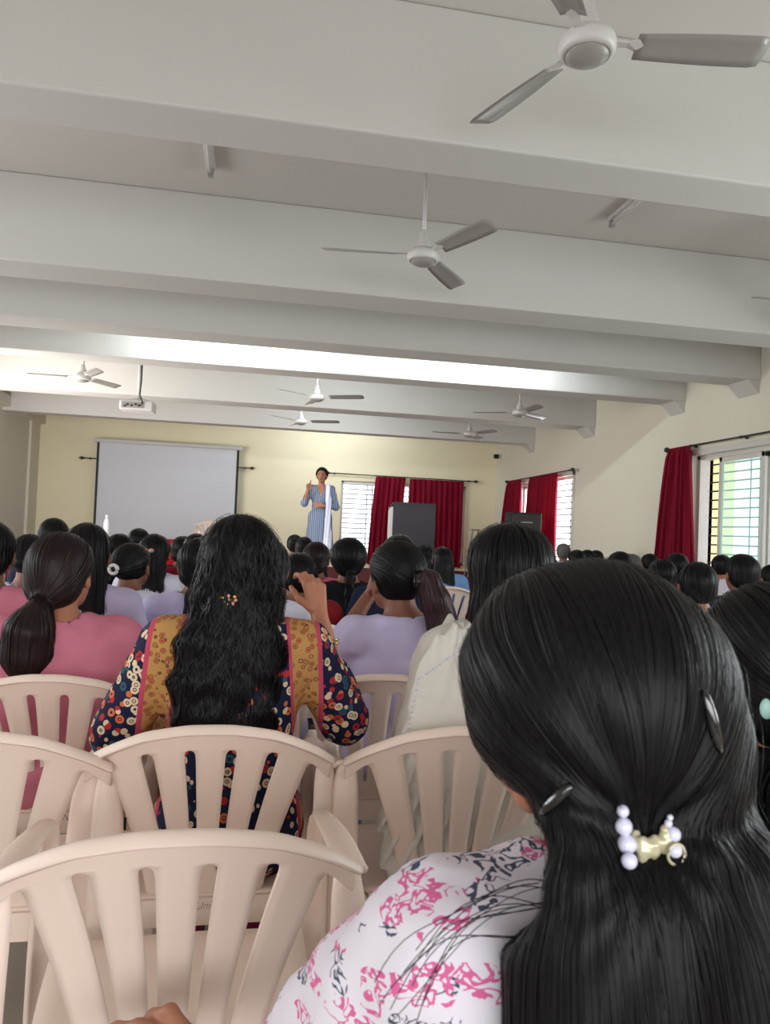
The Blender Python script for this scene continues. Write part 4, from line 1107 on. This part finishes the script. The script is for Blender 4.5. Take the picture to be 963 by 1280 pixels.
# nearest woman: half-up hair, pearl claw clip, printed white kurta
YH = .60
c0 = at(720, 866, YH); H = float(c0[2]-.004)
roll = -.40
F = figure(H=H, lean=.02, yaw=.56, pitch=0, roll=roll, shw=.17, hx=-.02,
           armL=(V3(-.28, .13, H-.43), V3(-.37, .36, H-.523)), armR=(V3(.23, .05, H-.42), V3(.1, .3, .62)),
           handL=(V3(-.37, .36, H-.523), V3(-1, .25, .06), V3(0, .35, -1), V3(.1, .3, 1), .45, .1, .95))
root = empty('person', (c0[0]-F.c[0], c0[1]-F.c[1], 0), 0, label='nearest person, long black hair tied half up with a white pearl claw clip', cat='person', group='nearer seated women')
link('body', mesh_body(F, M['skin'], h=.01, hh=.0045, face_h=.006), root)
ex = []
for (a, b_, r) in (((-.16, -.01, F.sz-.04), (-.205, .03, F.sz-.12), .052), ((-.20, .03, F.sz-.12), (-.26, .09, F.sz-.24), .075)): ex.append(cap(a, b_, r, r*.95))
me, _ = mesh_shirt(F, M['print'], sleeve=.98, loose=.012, grow=.014, h=.007, wr=.007, seed=11, wf=30, extra=ex); link('kurta', me, root)
link('trousers', mesh_trousers(F, CL['white']), root)
x, y, H_ = F.c
T = None
tl = local(root, 812, 1045, YH-.125); T = tl
pr = [ell(F.hp(.012, -.06, -.055), (.088, .066, .10), F.R),
      ell((T[0]+.01, T[1]+.04, T[2]-.06), (.09, .05, .10)), ell((T[0]+.04, T[1]+.012, T[2]-.17), (.105, .045, .15)), ell((T[0]+.07, T[1]+.005, T[2]-.32), (.115, .042, .17)), ell((T[0]+.09, T[1]+.03, T[2]-.2), (.07, .04, .18)),
      ell((T[0]+.0, T[1]+.025, T[2]-.13), (.088, .05, .12))]
Ft = lambda: None
cr = F.hp(-.01, -.03, .125)
def flow1(P):
    d = T+V3(0, .01, 0)-P; dist = np.linalg.norm(d, axis=1, keepdims=True); up = d/(dist+1e-6)
    L = (P-F.c)@F.R
    upper = 1/(1+np.exp(-(P[:, 2:3]-(T[2]+.012))/.008))           # above the clip: combed towards it
    lowside = 1/(1+np.exp(((L[:, 2:3]+.028))/.012))                 # under layer hangs down
    dn = V3(.12, 0, -1)+np.concatenate([(P[:, :1]-T[0])*.9, 0*P[:, :2]], 1)
    a = upper*(1-lowside*.75)
    return up*a+dn*(1-a)
fi, lo, hi = hair_field(F, pr, grow=.007, k=.035, side=.101)
def f1(P):
    d = fi(P)
    g = np.linalg.norm((P-T)*V3(1, .7, 1), axis=1)
    d = d+.014*np.exp(-(g/.03)**2)                                     # the clip gathers the hair
    ang = np.arctan2(P[:, 0]-T[0], -(P[:, 2]-T[2])); lock = .0014*np.sin(ang*13+3*np.sin(P[:, 2]*9))+.0022*np.sin(P[:, 0]*90-P[:, 2]*18+1.5*np.sin(P[:, 2]*8))*(P[:, 2] < T[2])
    ear = np.linalg.norm(P-F.hp(-.128, -.005, -.052), axis=1)-.052
    d = smax(d, -ear, .012)
    return d+lock
v, f = nets(f1, lo, hi, .0055)
rng = np.random.default_rng(77)
sel = v[rng.integers(0, len(v), 26000)]
sel = sel[sel[:, 1] < F.c[1]+.06][:21000]
sv, sf = strands(f1, flow1, sel+rng.normal(0, .0012, (len(sel), 3)), 20, .009, rng, .0005, (-.001, .0016))
# fly-away hair round the crown and loose locks over the shoulder
s2 = v[rng.integers(0, len(v), 500)]; s2 = s2[s2[:, 2] > F.c[2]-.03]
sv2, sf2 = strands(f1, flow1, s2, 16, .008, rng, .0002, (.001, .008), curl=.002, cfreq=30)
V_ = [v, sv, sv2]; F_ = [f, sf+len(v), sf2+len(v)+len(sv)]
link('hair', np_mesh('hair', np.concatenate(V_), np.concatenate(F_), M['hair']), root)
mb = MB(); rg = random.Random(9)
for k in range(12):     # loose locks lying over the sleeve
    a0 = local(root, 680+rg.uniform(-15, 30), 1120+rg.uniform(-10, 60), .53); e0 = local(root, 490+rg.uniform(-30, 70), 1215+rg.uniform(-30, 60), .47)
    m0 = (a0+e0)/2+V3(rg.uniform(-.03, .0), -.005, .04+rg.uniform(-.01, .012))
    pts = [(1-t)**2*a0+2*t*(1-t)*m0+t*t*e0+V3(0, 0, .004*math.sin(t*7+k)) for t in np.linspace(0, 1, 14)]
    mb.tube(pts, [.0004]*14, 4, cap=False)
mb.build('loose_lock', M['hair'], root, smooth=True)
def on1(px, py, out=.003):
    q = march(f1, root, px, py, .1, 2)
    if q is None: q = local(root, px, py, YH-.1)
    d = ray(px, py); return q-d/np.linalg.norm(d)*out
# pearl claw clip
mb = MB()
for (px, py, r) in ((779, 1014, 7.5), (780, 1033, 10.5), (784, 1055, 11.5), (787, 1076, 9.5)): q = on1(px, py, .006); mb.ball(q, (r*.00057,)*3, 10)
for (px, py, r) in ((838, 1022, 4), (836, 1029, 5), (842, 1043, 9.5), (844, 1063, 9)): q = on1(px, py, .006); mb.ball(q, (r*.00054,)*3, 10)
o = mb.build('hair_clip', M['pearl'], root, smooth=True); o['label'] = 'white pearl beads of the claw clip'
ps = []
cc = on1(812, 1060, .006)
a1, a2 = on1(790, 1050, .004), on1(836, 1048, .004)
ps += [cap(a1, cc, .0045), cap(cc, a2, .0045), ell(cc+V3(-.0045, 0, -.001), (.0045, .004, .0095)), ell(cc+V3(.0035, -.001, .001), (.0042, .0045, .0085)), cap(a2+V3(-.003, 0, .006), a2+V3(-.003, 0, -.006), .003, .004), cap(a1+V3(.003, 0, .004), a1+V3(.003, 0, -.007), .003, .003)]
v, f = nets(lambda P: sdf(ps, P, .002)+.0006*wob(P, 700), *bounds(ps, .008), .0012); link('clip_spring', np_mesh('clip_spring', v, f, M['clip']), root)['label'] = 'pale gold centre of the claw clip'
q = on1(846, 1068, .006); MB().tube([q+V3(.0062*math.cos(s), 0, .0068*math.sin(s)) for s in np.linspace(0, 6.2832, 20)], .0011, 8).build('clip_ring', M['clip'], root, smooth=True)
# glossy black barrettes at either side
for (p0, p1) in (((677, 1017), (716, 980)), ((880, 862), (900, 940))):
    A = on1(*p0, .002); B = on1(*p1, .002); m_ = on1((p0[0]+p1[0])/2, (p0[1]+p1[1])/2, .005)
    pts = [(1-t)**2*A+2*t*(1-t)*m_+t*t*B for t in np.linspace(0, 1, 10)]
    o = MB().tube(pts, [.002, .0032, .004, .0044, .0046, .0046, .0044, .004, .0032, .002], 10).build('barrette', M['gloss_black'], root, smooth=True)

# --- the speaking woman on the stage
def speaker_woman():
    base = at(403, 585, 11.6); Ht = float(base[2]-.5)
    s = Ht/1.69
    root = empty('person', (base[0], 11.6, .5), math.pi-.12, label='person standing on the stage in a blue grey striped kurta, one finger raised', cat='person')
    root.scale = (s, s, s)
    hc = V3(0, .02, 1.575); Rh = rotz(-.12)@rotx(-.08)
    hp = lambda x, y, z: hc+Rh@V3(x, y, z)
    F = Pers(); F.c = hc; F.R = Rh; F.hp = hp; F.H = 1.575; F.piv = V3(0, .0, 1.46); F.sz = 1.385
    F.head = [ell(hp(0, -.01, .02), (.072, .09, .088), Rh), ell(hp(0, .028, -.035), (.055, .06, .075), Rh), ell(hp(0, .05, -.082), (.03, .03, .022), Rh),
              cap(hp(0, .086, .005), hp(0, .104, -.026), .007, .0115), ell(hp(0, .083, -.056), (.022, .012, .01), Rh)]
    for q in (-1, 1): F.head.append(ell(hp(q*.076, -.002, -.012), (.010, .019, .03), Rh))
    F.neck = [cap((0, -.01, 1.38), hc+Rh@V3(0, -.015, -.05), .05, .046)]
    F.tor = [cap((-.14, -.01, 1.375), (.14, -.01, 1.375), .045), ell((0, 0, 1.25), (.145, .1, .15)), ell((0, 0, 1.08), (.125, .09, .15)), ell((0, 0, .93), (.165, .115, .14))]
    # facing +y locally: her right is +x -> after the turn it shows at the picture's left
    F.arms = [(V3(-.16, -.01, 1.37), V3(-.235, .03, 1.10), V3(-.03, .16, 1.11)), (V3(.16, -.01, 1.37), V3(.245, .05, 1.14), V3(.195, .17, 1.33))]
    F.limbs = [c for sh, el, wr in F.arms for c in (cap(sh, el, .044, .036), cap(el, wr, .034, .023))]
    F.legs = []
    for q in (-1, 1): F.legs += [cap((q*.085, 0, .9), (q*.085, .01, .48), .085, .055), cap((q*.085, .01, .48), (q*.085, -.01, .09), .052, .034), cap((q*.085, -.02, .04), (q*.1, .14, .03), .035, .028)]
    F.hands = [hand_prims(V3(-.03, .16, 1.11), V3(1, .25, .05), V3(0, -1, .1), V3(0, 0, 1), .7), hand_prims(V3(.195, .17, 1.33), V3(-.05, .1, 1), V3(-.5, .8, 0), V3(-.8, -.5, 0), 1.2, .1, 1.0, [.05, 1.2, 1.4, 1.4])]
    link('body', mesh_body(F, M['skin'], h=.012, hh=.0045, face_h=.0045), root)
    P_ = shirt_prims(F, 1.3, .009, 0)
    def ku(P):
        d = sdf(P_, P, .03); z = P[:, 2]; t = np.clip((1.0-z)/.52, 0, 1)
        rx = .172+.045*t; ry = .125+.04*t; ang = np.arctan2(P[:, 1], P[:, 0]); rr = 1+.05*t*np.sin(ang*11)
        e = (np.sqrt((P[:, 0]/rx)**2+(P[:, 1]/ry)**2)-rr)*ry; e = smax(e, np.maximum(.5-z, z-1.02), .02)
        d = smin(d, e, .03)+.003*wob(P, 30)
        nk = np.sqrt((P[:, 0]*1.0)**2+(P[:, 1]-.02)**2)-(.062)
        d = np.where(z > 1.36, smax(d, -nk, .008), d); d = smax(d, z-1.44, .01)
        vee = np.abs(P[:, 0])-(z-1.25)*.38                      # V neck opening
        d = np.where((z > 1.24) & (P[:, 1] > .04), smax(d, -vee, .004), d)
        return d
    v, f = nets(ku, V3(-.33, -.24, .46), V3(.33, .3, 1.48), .0095); link('kurta', np_mesh('kurta', v, f, M['stripe']), root)
    tr = [cap(q[1]-V3(0, 0, .12 if q[3] > .08 else 0), q[2], q[3]-(.01 if q[3] > .08 else -.02), q[4]+.02) for i, q in enumerate(F.legs) if i % 3 != 2]
    v, f = nets(lambda P: sdf(tr, P, .02), *bounds(tr), .014); link('trousers', np_mesh('trousers', v, f, CL['navy']), root)
    du = [cap((-.105, .06, 1.42), (-.12, .125, 1.2), .03, .04), cap((-.12, .125, 1.2), (-.12, .17, .9), .042, .045), cap((-.12, .17, .9), (-.13, .19, .5), .045, .075), cap((-.105, .05, 1.42), (-.11, -.09, 1.3), .032, .04), cap((-.11, -.09, 1.3), (-.11, -.14, .8), .04, .05)]
    v, f = nets(lambda P: sdf(du, P, .02)+.006*np.sin(P[:, 0]*130+P[:, 2]*6), *bounds(du, .02), .009); link('dupatta', np_mesh('dupatta', v, f, CL['white']), root)
    me, _ = mesh_hair(F, M['hair'], [ell(hp(0, -.075, -.02), (.055, .05, .05), Rh)], flow_down(F), n=500, steps=9, step=.012, h=.008, w=.0015, side=.088, grow=.006)
    link('hair', me, root)
    MB().tube([V3(-.07, .14, 1.11)+V3(.012, .0, 0)*0+.028*V3(0.25*math.cos(a), .6*math.cos(a), math.sin(a)) for a in np.linspace(0, 6.2832, 16)], .006, 8).build('wristwatch', M['black'], root, smooth=True)
speaker_woman()

# --- the nearer chairs, placed behind their sitters or empty
def ch(px, top, y, rz, label):
    p = at(px, top, y); return place_chair((p[0], p[1]+.05, 0), rz, label)
cA = ch(224, 1032, 1.10, R_(2), 'empty beige plastic chair nearest of all, at the bottom left')
cB = ch(265, 905, 1.65, R_(1), 'beige plastic chair of the curly haired woman in the floral top')
cC = ch(62, 833, 2.18, R_(0), 'beige plastic chair of the pink shirted woman with the ponytail')
cD = ch(-42, 905, 1.62, R_(0), 'beige plastic chair cut by the left edge, beside the floral chair')
cE = ch(588, 906, 1.63, R_(-2), 'beige plastic chair with the cream dupatta woman, behind the printed kurta')
cF = ch(478, 842, 2.22, R_(0), 'beige plastic chair of the lilac shirted woman resting on one hand')
ch(965, 1060, .84, R_(0), 'beige plastic chair of the woman with the mint clip, at the right edge')
pS = at(263, 653, 14.3)
place_chair((pS[0], 14.4, .5), math.pi+.2, 'empty beige plastic chair on the stage in front of the projection screen')
handwriting('68P0S/1', cE, (-.12, .004, .415), .026)
handwriting('Unit', cB, (.0, .004, .42), .024)
handwriting('GeetaNoy', cC, (.03, .004, .42), .026)
